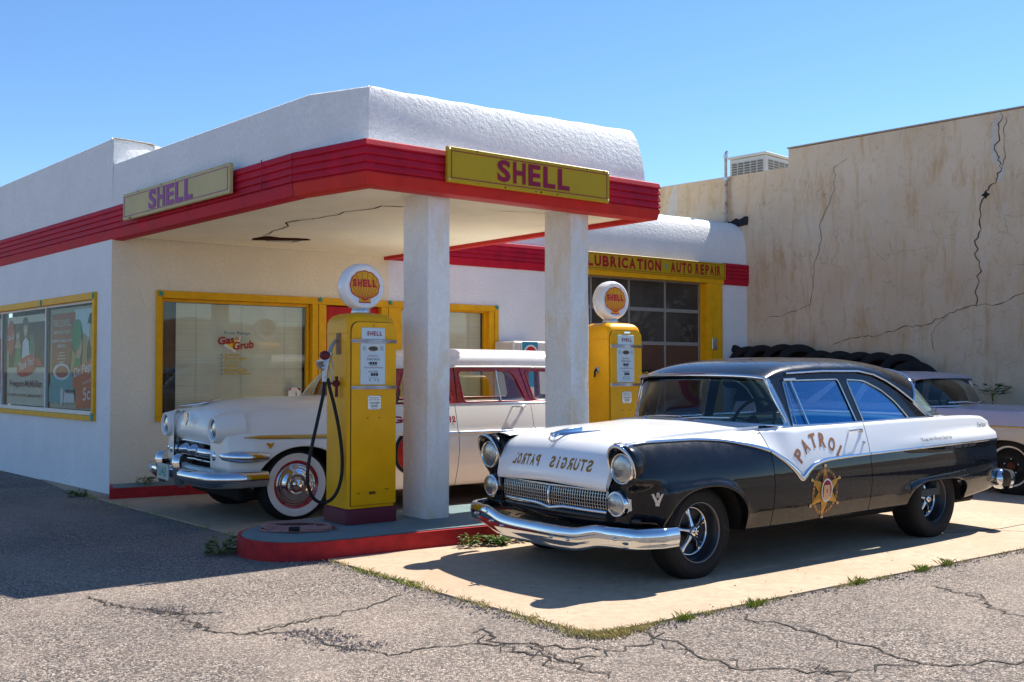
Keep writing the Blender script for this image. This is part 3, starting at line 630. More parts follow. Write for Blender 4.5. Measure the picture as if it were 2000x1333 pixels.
near0 = (-1.72, 7.70); near1 = (2.75, 10.55); far1 = (2.05, 11.75); far0 = (-1.95, 8.82)
for k in range(13):
    a = radians(-72-k*(170/12)); IS.append((-1.78+.50*cos(a)*.86, 8.24+.56*sin(a)))
IS = [(-1.60, 7.71)]+[(x, y) for x, y in IS if True]
ISL = [(-1.60, 7.70), (-1.75, 7.70), (-1.92, 7.76), (-2.06, 7.88), (-2.15, 8.04), (-2.185, 8.22), (-2.17, 8.40), (-2.12, 8.58), (-2.03, 8.73), (-1.90, 8.86), (-.49, 9.89), (2.05, 11.75), (2.25, 11.82), (2.5, 11.78), (2.72, 11.62), (2.86, 11.4), (2.88, 11.15), (2.78, 10.95), (-.02, 8.66), (-.54, 8.34), (-1.2, 7.90), (-1.42, 7.76)][::-1]
t = thing('pump_island', 'raised island with grey top and chipped red rim carrying both pumps', 'island', (-1.9, 8.3, 0)); g = MB(); g.T = Matrix.Translation((1.9, -8.3, 0))
g.poly([ISL], up(.142), (0, 0, -.142)); g.build('rim', MT['red_curb'], t, bevel=.018)
g = MB(); g.T = Matrix.Translation((1.9, -8.3, 0)); cx = sum(p[0] for p in ISL)/len(ISL)
def inset(poly, d):
    n = len(poly); out = []
    area = sum(poly[i][0]*poly[(i+1) % n][1]-poly[(i+1) % n][0]*poly[i][1] for i in range(n)); sg = 1 if area > 0 else -1
    for i in range(n):
        a, b, c = poly[i-1], poly[i], poly[(i+1) % n]
        e1 = Vector((b[0]-a[0], b[1]-a[1])).normalized(); e2 = Vector((c[0]-b[0], c[1]-b[1])).normalized()
        nn = Vector((-(e1.y+e2.y), e1.x+e2.x)).normalized()*sg; out.append((b[0]+nn.x*d, b[1]+nn.y*d))
    return out
g.poly([inset(ISL, .035)], up(.150), (0, 0, -.02)); g.build('deck', MT['grey_paint'], t)

# ------------------------------------------------------------------ neighbouring tan building
J = (4.25, 18.34); WA = math.degrees(atan2(-.72, .69))
nb = thing('tan_building', 'tall windowless building with cracked stained tan plaster wall', 'building', (J[0], J[1], 0), radians(WA))
g = MB(); OUT = [(-6, 0), (11, 0), (11, 5.30), (.823, 5.29), (.821, 4.98), (-6, 5.02)]
g.poly([OUT], flat(0), (0, .3, 0)); g.box(-6, 11, .3, 14, 4.6, 4.75); g.box(-6, 11, 13.8, 14, 0, 4.6); g.box(10.8, 11, .3, 13.8, 0, 4.6); g.box(-6, -5.8, .3, 13.8, 0, 4.6); g.build('wall', MT['tan_wall'], nb)
g = MB(); MT['crack'] = paint('crack_brown', (.10, .06, .035), .95, var=.3, sc=10)
c1p = [(4.40, 5.29), (4.36, 5.0), (4.33, 4.68), (4.387, 4.518), (4.347, 4.332), (4.20, 4.15), (4.119, 4.014), (4.076, 3.631), (3.997, 3.328), (4.046, 3.014), (3.988, 2.63), (4.0, 2.4)]
ribbon(g, c1p, .019, flat(-.004), seg=5, seed=1, jag=1.2); ribbon(g, [(4.47, 5.2), (4.43, 4.85), (4.45, 4.6), (4.38, 4.4)], .010, flat(-.004), seg=5, seed=2)
ribbon(g, [(1.926, 4.965), (1.70, 4.86), (1.689, 4.482), (1.4, 3.908), (1.445, 3.642), (1.297, 3.218), (1.244, 2.74), (1.2, 2.5)], .009, flat(-.004), seg=5, seed=3)
ribbon(g, [(.39, 2.397), (.7, 2.40), (.997, 2.488), (1.25, 2.6)], .008, flat(-.004), seg=5, seed=4)
ribbon(g, [(1.6, 1.85), (2.031, 1.978), (2.4, 2.0), (2.819, 2.123), (3.2, 2.15), (3.557, 2.298), (3.87, 2.403), (4.3, 2.42), (4.614, 2.557), (5.2, 2.6)], .011, flat(-.004), seg=6, seed=5)
ribbon(g, [(3.557, 2.298), (3.3, 2.0), (3.35, 1.7)], .007, flat(-.004), seg=6, seed=6); ribbon(g, [(4.6, 3.0), (5.0, 3.02), (5.6, 3.0)], .006, flat(-.004), seg=6, seed=7)
g.build('crack', MT['crack'], nb, kind='stuff')
g = MB(); ribbon(g, [(4.36, 5.28), (4.30, 5.0), (4.28, 4.7), (4.42, 4.45), (4.36, 4.25)], .10, flat(-.0025), seg=5, seed=8); ribbon(g, [(-1.62, 4.98), (-1.75, 4.2), (-1.85, 3.6)], .26, flat(-.0025), seg=4, seed=12, jag=.1); g.build('plaster_repair', paint('pale_plaster', (.56, .52, .45), .9, sc=10), nb, kind='stuff')
g = MB(); g.poly([star_pts(4.16, 4.08, .07, 4, .5)], flat(-.006)); g.build('hole', MT['black'], nb)
g = MB(); rg = random.Random(3); pts = [(-.85, 4.10), (-.70, 4.13), (-.62, 4.11), (-.45, 4.17), (-.38, 4.14), (-.25, 4.20), (-.18, 4.17), (-.05, 4.22), (.0, 4.20), (-.01, 4.06), (-.3, 4.03), (-.6, 4.03), (-1.0, 4.06)]
g.poly([pts], flat(-.02), (0, .02, 0)); g.build('tar_patch', paint('roof_tar', (.02, .022, .025), .7, bs=.9, bsc=20, bd=.02), nb)
g = MB(); g.box(-6, .8, -.02, .32, 5.02, 5.045) if False else None
g.box(.80, 11, -.015, .31, 5.303, 5.325); g.build('coping', paint('dusty_coping', (.42, .34, .25), .9), nb)
# air conditioner and vent pipe
AO = (4.25, 20.5)
t = thing('air_conditioner', 'grey louvred air conditioner standing on the roof behind the tan wall', 'air conditioner', (AO[0], AO[1], 4.75), radians(-46))
ag = paint('ac_grey', (.46, .51, .51), .5, sc=3); adk = paint('ac_louvre', (.13, .14, .14), .6)
x0, x1, y0, y1, z0, z1 = .15, .98, 0, 1.15, .0, .95
g = MB(); g.bbox(x0, x1, y0, y1, z0, z1-.05, .02); g.bbox(x0-.03, x1+.03, y0-.03, y1+.03, z1-.048, z1, .01); g.build('cabinet', ag, t)
for side in (0, 1):
    for k in range(5):
        g = MB()
        for q in range(14):
            z = .12+q*.05
            if side == 0: a = x0+.06+k*.148; g.add([(a, -.004, z), (a+.12, -.004, z), (a+.12, -.02, z+.03), (a, -.02, z+.03)], [(0, 1, 2, 3)])
            else: a = y0+.09+k*.20; g.add([(x1+.004, a, z), (x1+.004, a+.17, z), (x1+.02, a+.17, z+.03), (x1+.02, a, z+.03)], [(0, 1, 2, 3)])
        g.build('louvre_panel', adk, t)
t = thing('vent_pipe', 'thin rusty white vent pipe rising against the tan wall', 'pipe', (J[0]-.427*.69/.997, J[1]+.427*.72/.997, 0), 0)
g = MB(); g.tube([(-.05, -.05, 4.05), (-.05, -.05, 5.34)], .028, 10); g.build('pipe', paint('rusty_white', (.5, .42, .36), .7, dirt=((.2, .1, .06), .5, 9)), t)
g = MB(); g.tube([(-.05, -.05, 5.31), (-.05, -.05, 5.38)], .040, 10); g.tube([(-.05, -.05, 5.38), (-.02, -.05, 5.44)], .03, 8); g.tube([(-.05, -.05, 4.9), (-.05, -.05, 4.96)], .05, 10); g.build('collar', MT['alum'], t, kind='stuff')
# ------------------------------------------------------------------ shared car pieces
def carpaint(name, col, rough=.12, coat=.8, dust=.1, spec=.5):
    m, n, l, b = nodes(name); v = coords(n, l)
    f = noise(n, l, v, 2.5, 6, .6); d = ramp(n, l, noise(n, l, v, 9, 8, .75), [(.45, (0, 0, 0)), (.75, (1, 1, 1))])
    c = mix(n, l, math_n(n, l, 'MULTIPLY', d, dust), mix(n, l, f, dark(col, .94), col), (.42, .36, .29))
    l.new(c, b.inputs['Base Color']); b.inputs['Coat Weight'].default_value = coat; b.inputs['Coat Roughness'].default_value = .025; b.inputs['Specular IOR Level'].default_value = spec
    rr = n.new('ShaderNodeMapRange'); l.new(d, rr.inputs[0]); rr.inputs[3].default_value = rough; rr.inputs[4].default_value = rough+.22; l.new(rr.outputs[0], b.inputs['Roughness'])
    bump(n, l, b, noise(n, l, v, 1.6, 2, .5), .03, .01); return m
MT['car_black'] = carpaint('black_enamel', (.004, .0045, .007), .25, .75, .0, .05)
MT['car_white'] = carpaint('white_enamel', (.84, .84, .84), .3, .6, .02)
MT['car_cream'] = carpaint('cream_enamel', (.79, .77, .71), .3, .4, .05)
MT['car_red'] = carpaint('red_enamel', (.36, .010, .016), .25, .6, .08)
MT['car_lilac'] = carpaint('lilac_enamel', (.42, .385, .46), .35, .35, .2)
MT['car_tan'] = carpaint('sand_enamel', (.50, .45, .37), .35, .35, .2)
MT['car_silver'] = carpaint('silver_enamel', (.22, .23, .26), .35, .4, .2)
MT['chrome'] = paint('chrome', (.58, .62, .67), .045, metal=1, var=.04, sc=9)
MT['worn_chrome'] = paint('worn_chrome', (.66, .66, .65), .11, metal=1, var=.1, sc=14, dirt=((.30, .22, .16), .70, 11))
MT['gold_trim'] = paint('gold_trim', (.55, .38, .10), .25, metal=.8)
MT['tyre'] = paint('tyre_rubber', (.014, .0135, .013), .72, sc=9, var=.3, dirt=((.07, .055, .045), .62, 5), bs=.25, bsc=60, bd=.003)
MT['rim_dark'] = paint('dark_rim', (.030, .032, .038), .3, metal=.5); MT['rim_lip'] = paint('dull_rim_lip', (.16, .16, .17), .35, metal=.7)
MT['whitewall'] = paint('whitewall_rubber', (.66, .65, .60), .6, sc=8, dirt=((.42, .38, .32), .64, 7))
MT['carglass'] = glass('car_glass', (.72, .86, .84), refl=.8)
MT['dark_carglass'] = glass('dark_side_glass', (.16, .22, .25), refl=1.6)
MT['sky_carglass'] = glass('sky_tinted_side_glass', (.30, .42, .52), refl=3.6, rc=(.10, .46, .92))  # blue of the reflected sky put into the tint and reflection colour
MT['clear_carglass'] = glass('clear_car_glass', (.78, .84, .82), refl=1.1)
MT['lens'] = paint('lamp_glass', (.36, .38, .39), .07, metal=.8, var=.35, sc=40, coat=1, bs=.5, bsc=70, bd=.004)
MT['seat'] = paint('teal_vinyl', (.22, .40, .42), .5, sc=6); MT['seat_red'] = paint('red_vinyl', (.25, .03, .03), .5)
MT['interior'] = paint('car_interior', (.06, .075, .08), .8)
MT['under'] = paint('underbody', (.012, .011, .010), .9, bs=.5, bsc=20, bd=.02)
MT['gold_letter'] = paint('gold_lettering', (.34, .17, .03), .4); MT['copper_letter'] = paint('copper_lettering', (.36, .16, .07), .4)
MT['grey_letter'] = paint('grey_script', (.16, .17, .19), .5)

def wheel(parent, x, y, z, side, R=.335, hw=.095, kind='mag', rim=.205):
    """side = -1 near (outer face toward -y), +1 far"""
    s = side
    def Y(h): return y+s*h          # h: outward distance from the wheel's centre plane
    t = MB(); prof = []
    for r, h in [(rim, .085), (rim+.02, .098), (R-.085, .106), (R-.045, .104), (R-.02, .090), (R-.006, .072), (R, .045), (R, -.045), (R-.008, -.075), (R-.03, -.10), (rim, -.09)]: prof.append((r, h*s*hw/.095))
    t.lathe(prof, 56, 'Y', (x, y, z))
    for k in (-.045, -.015, .015, .045): t.lathe([(R+.001, k-.004), (R+.0035, k), (R+.001, k+.004)], 56, 'Y', (x, y, z))
    w = t.build('wheel', MT['tyre'], parent)
    if kind == 'white':
        g = MB(); g.lathe([(rim+.004, .093*s), (rim+.02, .1005*s), (R-.075, .1085*s), (R-.052, .107*s)], 56, 'Y', (x, y, z)); g.build('whitewall', MT['whitewall'], w)
        g = MB(); g.lathe([(rim-.022, .075*s), (rim-.002, .09*s), (rim+.006, .094*s)], 48, 'Y', (x, y, z)); g.build('rim', MT['car_red'], w)
        g = MB(); rr = rim-.022
        g.lathe([(rr, .074*s), (rr-.012, .094*s), (rr-.022, .080*s), (rr-.03, .09*s), (rr-.045, .084*s), (rr-.06, .088*s), (rr*.62, .102*s), (rr*.40, .112*s), (rr*.36, .104*s), (rr*.32, .112*s), (rr*.27, .104*s), (rr*.20, .118*s), (.0, .124*s)], 48, 'Y', (x, y, z)); g.build('hubcap', MT['chrome'], w)
    elif kind == 'steel':
        g = MB(); g.lathe([(rim+.010, .091*s), (rim+.022, .1005*s), (rim+.030, .104*s)], 56, 'Y', (x, y, z)); g.build('whitewall', MT['whitewall'], w)
        g = MB(); g.lathe([(rim+.002, .088*s), (rim-.01, .082*s), (rim-.02, .04*s), (rim-.05, .03*s), (rim-.07, .055*s), (rim-.12, .06*s), (rim-.15, .04*s), (0, .035*s)], 40, 'Y', (x, y, z))
        g.build('rim', MT['tyre'], w)
        g = MB(); g.lathe([(.05, .035*s), (.045, .075*s), (.03, .085*s), (0, .088*s)], 20, 'Y', (x, y, z)); g.build('hub', MT['rust'], w)
        for k in range(5):
            a = 2*pi*k/5+.3; g = MB(); g.lathe([(.012, .05*s), (.012, .068*s), (0, .07*s)], 8, 'Y', (x+.085*cos(a), y, z+.085*sin(a))); g.build('lug_nut', MT['chrome'], w)
    else:
        g = MB(); g.lathe([(rim+.006, .092*s), (rim+.002, .088*s), (rim-.008, .084*s), (rim-.012, .03*s), (rim-.026, .01*s), (rim-.03, -.02*s), (.08, -.03*s), (0, -.03*s)], 48, 'Y', (x, y, z)); g.build('rim', MT['rim_dark'], w)
        g = MB(); g.lathe([(rim+.008, .0905*s), (rim+.009, .0945*s), (rim+.002, .0950*s), (rim-.001, .089*s)], 48, 'Y', (x, y, z)); g.build('rim_lip', MT['rim_lip'], w)
        g = MB(); g.lathe([(R-.060, .1055*s), (R-.058, .1085*s), (R-.052, .1085*s), (R-.050, .105*s)], 56, 'Y', (x, y, z)); g.build('sidewall_rib', MT['tyre'], w)
        g = MB(); g.lathe([(rim-.030, .00), (rim-.032, .012*s), (rim-.041, .014*s), (rim-.043, .0)], 48, 'Y', (x, y, z)); g.build('rim_ring', MT['chrome'], w)
        for k in range(5):
            a = pi/2+.12+2*pi*k/5; g = MB(); ca, sa = cos(a), sin(a); L = []
            for r, wd, h in ((.030, .020, .040), (.055, .014, .036), (.09, .012, .026), (.118, .016, .016), (.140, .026, .010), (rim-.040, .050, .006)):
                row = []
                for q, hh in ((-1, -.02), (-.75, 0), (0, .004), (.75, 0), (1, -.02)): row.append((x+r*ca-wd*q*sa, Y(h+hh), z+r*sa+wd*q*ca))
                L.append(row)
            g.grid(L); g.build('spoke', MT['chrome'], w)
        g = MB(); g.lathe([(.040, .0*s), (.040, .050*s), (.034, .062*s), (.02, .066*s), (0, .067*s)], 20, 'Y', (x, y, z)); g.build('hub', MT['worn_chrome'], w)
        for k in range(5):
            a = .8+2*pi*k/5; g = MB(); g.lathe([(.006, .060*s), (.006, .070*s), (0, .071*s)], 6, 'Y', (x+.02*cos(a), y, z+.02*sin(a))); g.build('lug_nut', MT['black'], w)
    return w

def side_rows(P, x, NL=24, NU=8):
    """body section at x: list of (halfwidth, z) from the sill up; index NL is the paint split"""
    z0, zs, zb = P['z0'](x), P['zs'](x), P['zb'](x); f = P['f']; R = []
    for j in range(NL+1): z = z0+(zs-z0)*j/NL; R.append((f(x, z), z))
    w = P['wd'](x); ys = f(x, zs); yh, zh = P['yh'](x), P['zh'](x)
    for j in range(1, NU+1):
        t = j/NU; zd = zs+(zb-zs)*t; yd = f(x, min(zd, zb))
        arc = sin(pi*t)*P.get('arc', .012); yf = ys+(yh-ys)*t; zf = zs+(zh-zs)*t+arc
        R.append((yf*(1-w)+yd*w, zf*(1-w)+zd*w))
    return R
def side_panel(P, root, name, xa, xb, mlow, mup, label=None, NL=24, n=None, sides=(-1, 1), extra=()):
    out = []
    X = set([xa, xb]); k = n or max(4, int((xb-xa)/.05))
    for i in range(k+1): X.add(xa+(xb-xa)*i/k)
    for xc, a in P['arches']:
        for i in range(25):
            q = xc-a*cos(pi*i/24)
            if xa < q < xb: X.add(q)
    for q in extra:
        if xa < q < xb: X.add(q)
    X = sorted(X); XX = [X[0]]
    for q in X[1:]:
        if q-XX[-1] > .0015: XX.append(q)
    XX[-1] = xb
    for s in sides:
        g = MB(); lo = []; hi = []
        for x in XX:
            R = side_rows(P, x, NL); b = R[0]
            lo.append([(x, s*(b[0]-.05), b[1]+.002), (x, s*(b[0]-.006), b[1]-.002)]+[(x, s*y, z) for y, z in R[:NL+1]])
            tp = R[-1]; hi.append([(x, s*y, z) for y, z in R[NL:]]+[(x, s*(tp[0]-.015), tp[1]+.002*(P['wd'](x) > .5)), (x, s*(tp[0]-.03-.05*P['wd'](x)), tp[1]-.012)])
        g.mat(mlow); g.grid(lo); g.mat(mup); g.grid(hi)
        # door-jamb returns
        for x, L in ((XX[0], lo[0]+hi[0]), (XX[-1], lo[-1]+hi[-1])):
            g.mat(mlow if mlow is not None else mup); g.grid([[p for p in L], [(p[0]+(.006 if x == XX[0] else -.006), p[1]-s*.03, p[2]) for p in L]])
        out.append(g.build(name, None, root, label=label))
    return out
def surf_ribbon(P, s, xs, zf, h, out=.012, name=None, mat=None, root=None, off=.001):
    """moulding of rectangular section lying on the body side"""
    g = MB(); rows = []
    for i, x in enumerate(xs):
        z = zf(x); hh = h(x) if callable(h) else h
        # normal direction of moulding across = perpendicular to path in xz
        d = .004; dz = (zf(x+d)-zf(x-d))/(2*d); L = sqrt(1+dz*dz); nx, nz = -dz/L, 1/L
        def pt(k, o): xx, zz = x+nx*k*hh, z+nz*k*hh; return (xx, s*(P['f'](xx, zz)+o), zz)
        rows.append([pt(-1, off), pt(-.9, out*.8), pt(-.3, out), pt(.3, out), pt(.9, out*.8), pt(1, off)])
    g.grid(rows); g.add(rows[0], [(0, 1, 2, 3, 4, 5)]); g.add(rows[-1], [(0, 1, 2, 3, 4, 5)])
    return g.build(name, mat, root) if name else g
def arch_z(base, top, xc, a, p):
    def f(x):
        u = abs(x-xc)/a
        return base if u >= 1 else base+(top-base)*(1-u**p)**(1/p)
    return f
def plane_y(P, x, z, s):
    """tilted plane of the side windows"""
    return s*(P['gy0']-(z-P['gz0'])*P['gk']-P.get('gx', 0)*max(0, x-P.get('gx0', 9))**2)
def side_frame(P, root, outer, holes, mat, name='window_frame', th=.022, label=None):
    out = []
    for s in (-1, 1):
        g = MB(); g.poly([outer]+holes, lambda a, b: (a, plane_y(P, a, b, s), b), (0, -s*th, 0)); out.append(g.build(name, mat, root, label=label))
    return out
def round_poly(pts, r=.03, n=5):
    out = []; N = len(pts)
    for i in range(N):
        p = Vector(pts[i]); a = Vector(pts[i-1]); b = Vector(pts[(i+1) % N])
        rr = pts[i][2] if len(pts[i]) > 2 else r; p = p.to_2d(); a = a.to_2d(); b = b.to_2d()
        rr = min(rr, (a-p).length*.45, (b-p).length*.45)
        p0 = p+(a-p).normalized()*rr; p1 = p+(b-p).normalized()*rr
        for k in range(n+1): t = k/n; q = p0*(1-t)**2+p*2*t*(1-t)+p1*t*t; out.append((q.x, q.y))
    return out
def panes(P, root, poly, matg, trim=None, s_list=(-1, 1), inset_=-.004, r=.007, name='side_window'):
    for s in s_list:
        g = MB(); yy = lambda a, b: (a, plane_y(P, a, b, s)-s*.010, b)
        g.poly([poly], yy); w = g.build(name, matg, root)
        if trim:
            g = MB(); g.tube([(a, plane_y(P, a, b, s)+s*.002, b) for a, b in poly], r, 6, closed=True); g.build('window_trim', trim, w)
def sup(t, p): return (abs(cos(t))**p, abs(sin(t))**p)
def roof_shell(root, rail, ctr, mat, name='roof', n=20, p=(.62, .9), label=None, m=28):
    """rail(u)->(x,y,z), ctr(u)->(x,z)  u in 0..1 along the length"""
    g = MB(); rows = []
    for i in range(m+1):
        u = i/m; x0, y0, z0 = rail(u); xc, zc = ctr(u); row = []
        for k in range(2*n+1):
            t = pi*k/(2*n); c = cos(t); s = sin(t)
            yy = y0*(1 if c > 0 else -1)*abs(c)**p[0]; q = s**p[1]
            row.append((x0+(xc-x0)*q**1.5, -yy, z0+(zc-z0)*q))
        rows.append(row)
    g.grid(rows)
    # inner lining 25 mm below
    g.grid([[(x, y*.97, z-.025) for x, y, z in r] for r in rows]); g.grid([rows[0], [(x, y*.97, z-.025) for x, y, z in rows[0]]]); g.grid([rows[-1], [(x, y*.97, z-.025) for x, y, z in rows[-1]]])
    return g.build(name, mat, root, label=label), rows
def glass_loft(root, bot, top, mat, name='windshield', n=28, bulge=.03):
    g = MB(); rows = []
    for k in range(9):
        t = k/8; row = []
        for i in range(n+1):
            v = -1+2*i/n; a = Vector(bot(v)); b = Vector(top(v)); q = a.lerp(b, t); q += Vector((-1, 0, .4))*bulge*sin(pi*t)*(1-.5*abs(v)); row.append(tuple(q))
        rows.append(row)
    g.grid(rows); o = g.build(name, mat, root)
    g = MB(); path = rows[0]+[r[-1] for r in rows[1:]]+rows[-1][::-1][1:]+[r[0] for r in rows[::-1]][1:-1]
    g.tube(path, .013, 8, closed=True); tr = g.build('windshield_trim' if 'wind' in name else 'rear_window_trim', MT['chrome'], root)
    return o, rows
def bench(root, x, z, w, mat, back_h=.42, name='seat', lean=.12):
    g = MB(); prof = []
    sec = [(0, 0), (.02, .10), (.10, .13), (.42, .12), (.47, .16), (.47+lean*.5, .16+back_h*.6), (.47+lean, .16+back_h-.05), (.50+lean, .16+back_h), (.56+lean, .16+back_h-.02), (.60+lean, 0)]
    rows = []
    for i in range(13):
        v = -1+2*i/12; e = 1-.06*abs(v)**6; rows.append([(x+a*1.0, w*v, z+b*e) for a, b in sec])
    g.grid(rows, close_v=True); g.add(rows[0], [tuple(range(10))]); g.add(rows[-1], [tuple(range(10))]); return g.build(name, mat, root)
def steering(root, x, y, z, R=.21, tilt=radians(62)):
    g = MB(); ct, stt = cos(tilt), sin(tilt)
    # wheel plane: normal points up-back
    def q(a, r, h=0): return (x+h*cos(radians(25))+r*sin(a)*-sin(radians(-25)) if False else x-r*sin(a)*sin(radians(-28))*1.0+h, y+r*cos(a), z+r*sin(a)*cos(radians(28))-h*.4)
    g.tube([q(2*pi*i/36, R) for i in range(36)], .013, 8, closed=True)
    for a in (0.15, pi-.15, -pi/2): g.tube([q(a, .03), q(a, R)], .008, 6)
    g.lathe([(.0, -.02), (.045, -.015), (.05, .01), (.0, .015)], 16, 'X', (x, y, z)); g.tube([(x, y, z), (x-.45, y, z-.25)], .022, 8)
    return g.build('steering_wheel', MT['black'], root)
def headlamp(root, x, y, z, r, s, bezel=True, mat=None, depth=.04, name='headlight'):
    g = MB(); g.lathe([(r, .004), (r*.94, -.001), (r*.7, -.008), (r*.4, -.013), (0, -.015)], 32, 'X', (x, y, z)); o = g.build(name, MT['lens'], root)
    if bezel:
        g = MB(); g.lathe([(r*.97, .01), (r*1.0, -.012), (r*1.10, -.018), (r*1.2, -.008), (r*1.24, .02)], 32, 'X', (x, y, z)); g.build('bezel', MT['chrome'], o)
    return o
# ------------------------------------------------------------------ black and white patrol car
T = radians(36.9)
pc = thing('patrol_car', 'glossy black and white two-door patrol car with gold star badge on its door', 'car', (.754, 7.697, 0), T)
Wp = cv([(-.72, .872), (-.6, .884), (-.4, .900), (0, .915), (.6, .935), (1.6, .94), (2.6, .94), (3.2, .925), (3.7, .895), (3.95, .865)])
ARF, ARR = (.045, .41), (2.885, .455)
az1 = arch_z(.305, .645, ARF[0], ARF[1], 2.25); az2 = arch_z(.33, .52, ARR[0], ARR[1], 3.2)
zsill = cv([(-.72, .43), (-.40, .42), (-.365, .33), (.45, .302), (1.9, .325), (2.45, .33), (3.34, .325), (3.5, .34), (3.9, .385), (3.95, .40)])
def z0p(x):
    if abs(x-ARF[0]) < ARF[1]: return max(az1(x), .305)
    if abs(x-ARR[0]) < ARR[1]: return max(az2(x), .33)
    return zsill(x)
zsp = cv([(-.75, .935), (-.38, .956), (.01, .958), (.28, .944), (.48, .914), (.70, .862), (.86, .775), (.97, .695), (1.028, .640), (1.10, .690), (1.19, .735), (1.36, .764), (1.9, .779), (3.0, .800), (3.95, .815)])
led1 = cv([(-.70, .650), (-.25, .668), (.10, .682), (.26, .655), (.36, .58), (.46, .45)]); led2 = cv([(2.30, .45), (2.45, .50), (2.62, .528), (3.1, .545), (3.86, .59), (3.95, .60)])
def fp(x, z):
    w = Wp(x); wd_ = sstep(.30, 1.0, x); k = (z-.62)
    a = w*(1-.165*max(0, k/.335)**2.4) if k > 0 else w*(1-.05*(k/.3)**2)
    b = w*(1-.085*max(0, k/.40)**1.7) if k > 0 else w*(1-.05*(k/.3)**2)
    y = a*(1-wd_)+b*wd_
    if x < .55: y += .026*sstep(led1(x)+.012, led1(x)-.022, z)*sstep(-.72, -.45, x)*sstep(.55, .40, x)*sstep(.30, .5, z)
    if x < -.30: y -= .085*sstep(-.30, -.58, x)*sstep(.70, .63, z)*sstep(.36, .44, z)
    if x > 2.2: y += .030*sstep(led2(x)+.012, led2(x)-.022, z)*sstep(2.25, 2.5, x)*sstep(3.98, 3.7, x)*sstep(.26, .5, z)
    if x > 2.0: c = .875+.02*(x-2)/2; y += .022*sstep(c+.02, c-.03, z)*sstep(2.0, 3.4, x)*sstep(.75, .82, z) - .03*sstep(c-.02, c+.03, z)*sstep(2.6, 3.9, x)
    return y
zbp = cv([(-.75, .95), (.5, .985), (.95, 1.008), (1.86, 1.021), (2.64, 1.032), (3.2, 1.035), (3.8, 1.020), (3.95, .97)])
Pp = dict(z0=z0p, zs=zsp, zb=zbp, f=fp, wd=lambda x: sstep(.45, .95, x), yh=cv([(-.75, .64), (-.4, .64), (.2, .66), (.7, .74), (1.0, .80)]), zh=cv([(-.75, .93), (-.5, .952), (0, .972), (.6, .992), (1.0, 1.0)]),
          arches=[ARF, ARR], gy0=.815, gz0=1.01, gk=.40, arc=.008)
MB_, MW_ = MT['car_black'], MT['car_white']
xt = [.84, .88, .92, .95, .98, 1.0, 1.015, 1.028, 1.04, 1.06, 1.09, 1.12, 1.16, 1.2]
side_panel(Pp, pc, 'front_fender', -.60, .714, MB_, MW_)
doors = side_panel(Pp, pc, 'door', .721, 1.893, MB_, MW_, extra=xt)
side_panel(Pp, pc, 'rear_quarter', 1.900, 3.95, MB_, MW_)
# tail panel and rear deck
g = MB(); rows = []
for y, z in side_rows(Pp, 3.95): rows.append([(3.95+.06*(1-v*v), y*v, z) for v in [-1+2*i/12 for i in range(13)]])
g.grid(rows); g.build('tail_panel', MB_, pc)
g = MB(); rows = []
for i in range(17):
    x = 2.95+1.0*i/16; R = side_rows(Pp, x)[-1]; yy = R[0]-.045; row = []
    for k in range(21):
        v = -1+2*k/20; crest = sstep(.80, 1.0, abs(v)); zz = (1.045-.055*max(0, (x-3.2)/.75)**1.6)*(1-crest)+(R[1]+.004)*crest-.028*sstep(.7, .86, abs(v))*(1-crest)*sstep(2.95, 3.3, x); row.append((x, yy*v, zz))
    rows.append(row)
g.grid(rows); g.build('trunk_lid', MW_, pc)
# hood
hc = [(-.800, .655), (-.815, .69), (-.795, .75), (-.755, .815), (-.700, .875), (-.630, .925), (-.54, .957), (-.42, .978), (-.22, .998), (0, 1.012), (.3, 1.028), (.52, 1.045)]
g = MB(); rows = []
def hoodpt(i, v):
    x, z = hc[i]; yh = Pp['yh'](max(x, -.7))-.004 if x > -.70 else .615+.02*(x+.8)/.1
    xx = x+(.085*abs(v)**2.2 if i < 6 else .085*abs(v)**2.2*max(0, 1-(i-5)/4))+(.30*abs(v)**3*(max(0, i-9)/2)**1.5 if i > 9 else 0)
    zz = z-(.024*abs(v)**2.6 if i > 5 else .015*abs(v)**2)
    if i <= 6: zz -= .012*abs(v)
    return (xx, yh*v, zz)
for i in range(len(hc)): rows.append([hoodpt(i, -1+2*k/28) for k in range(29)])
rows = [[(x+.02, y, z-.004) for x, y, z in rows[0]]]+rows
side_l = [[(r[0][0]+.01, r[0][1], r[0][2]-.07), r[0]] for r in rows]; side_r = [[(r[-1][0]+.01, r[-1][1], r[-1][2]-.07), r[-1]] for r in rows]
g.grid(rows); g.grid(side_l); g.grid(side_r); hood = g.build('hood', MW_, pc)
# cowl between hood and windshield
g = MB(); rows = []
for k in range(29):
    v = -1+2*k/28; a = hoodpt(len(hc)-1, v); b = (.66+.42*abs(v)**3.2, .80*v, 1.052-.026*abs(v)**2); rows.append([a, tuple(Vector(a).lerp(Vector(b), .5)+Vector((0, 0, .004))), b, (b[0]+.10, b[1]*.97, b[2]-.04)])
g.grid(rows); g.build('cowl', MW_, pc)
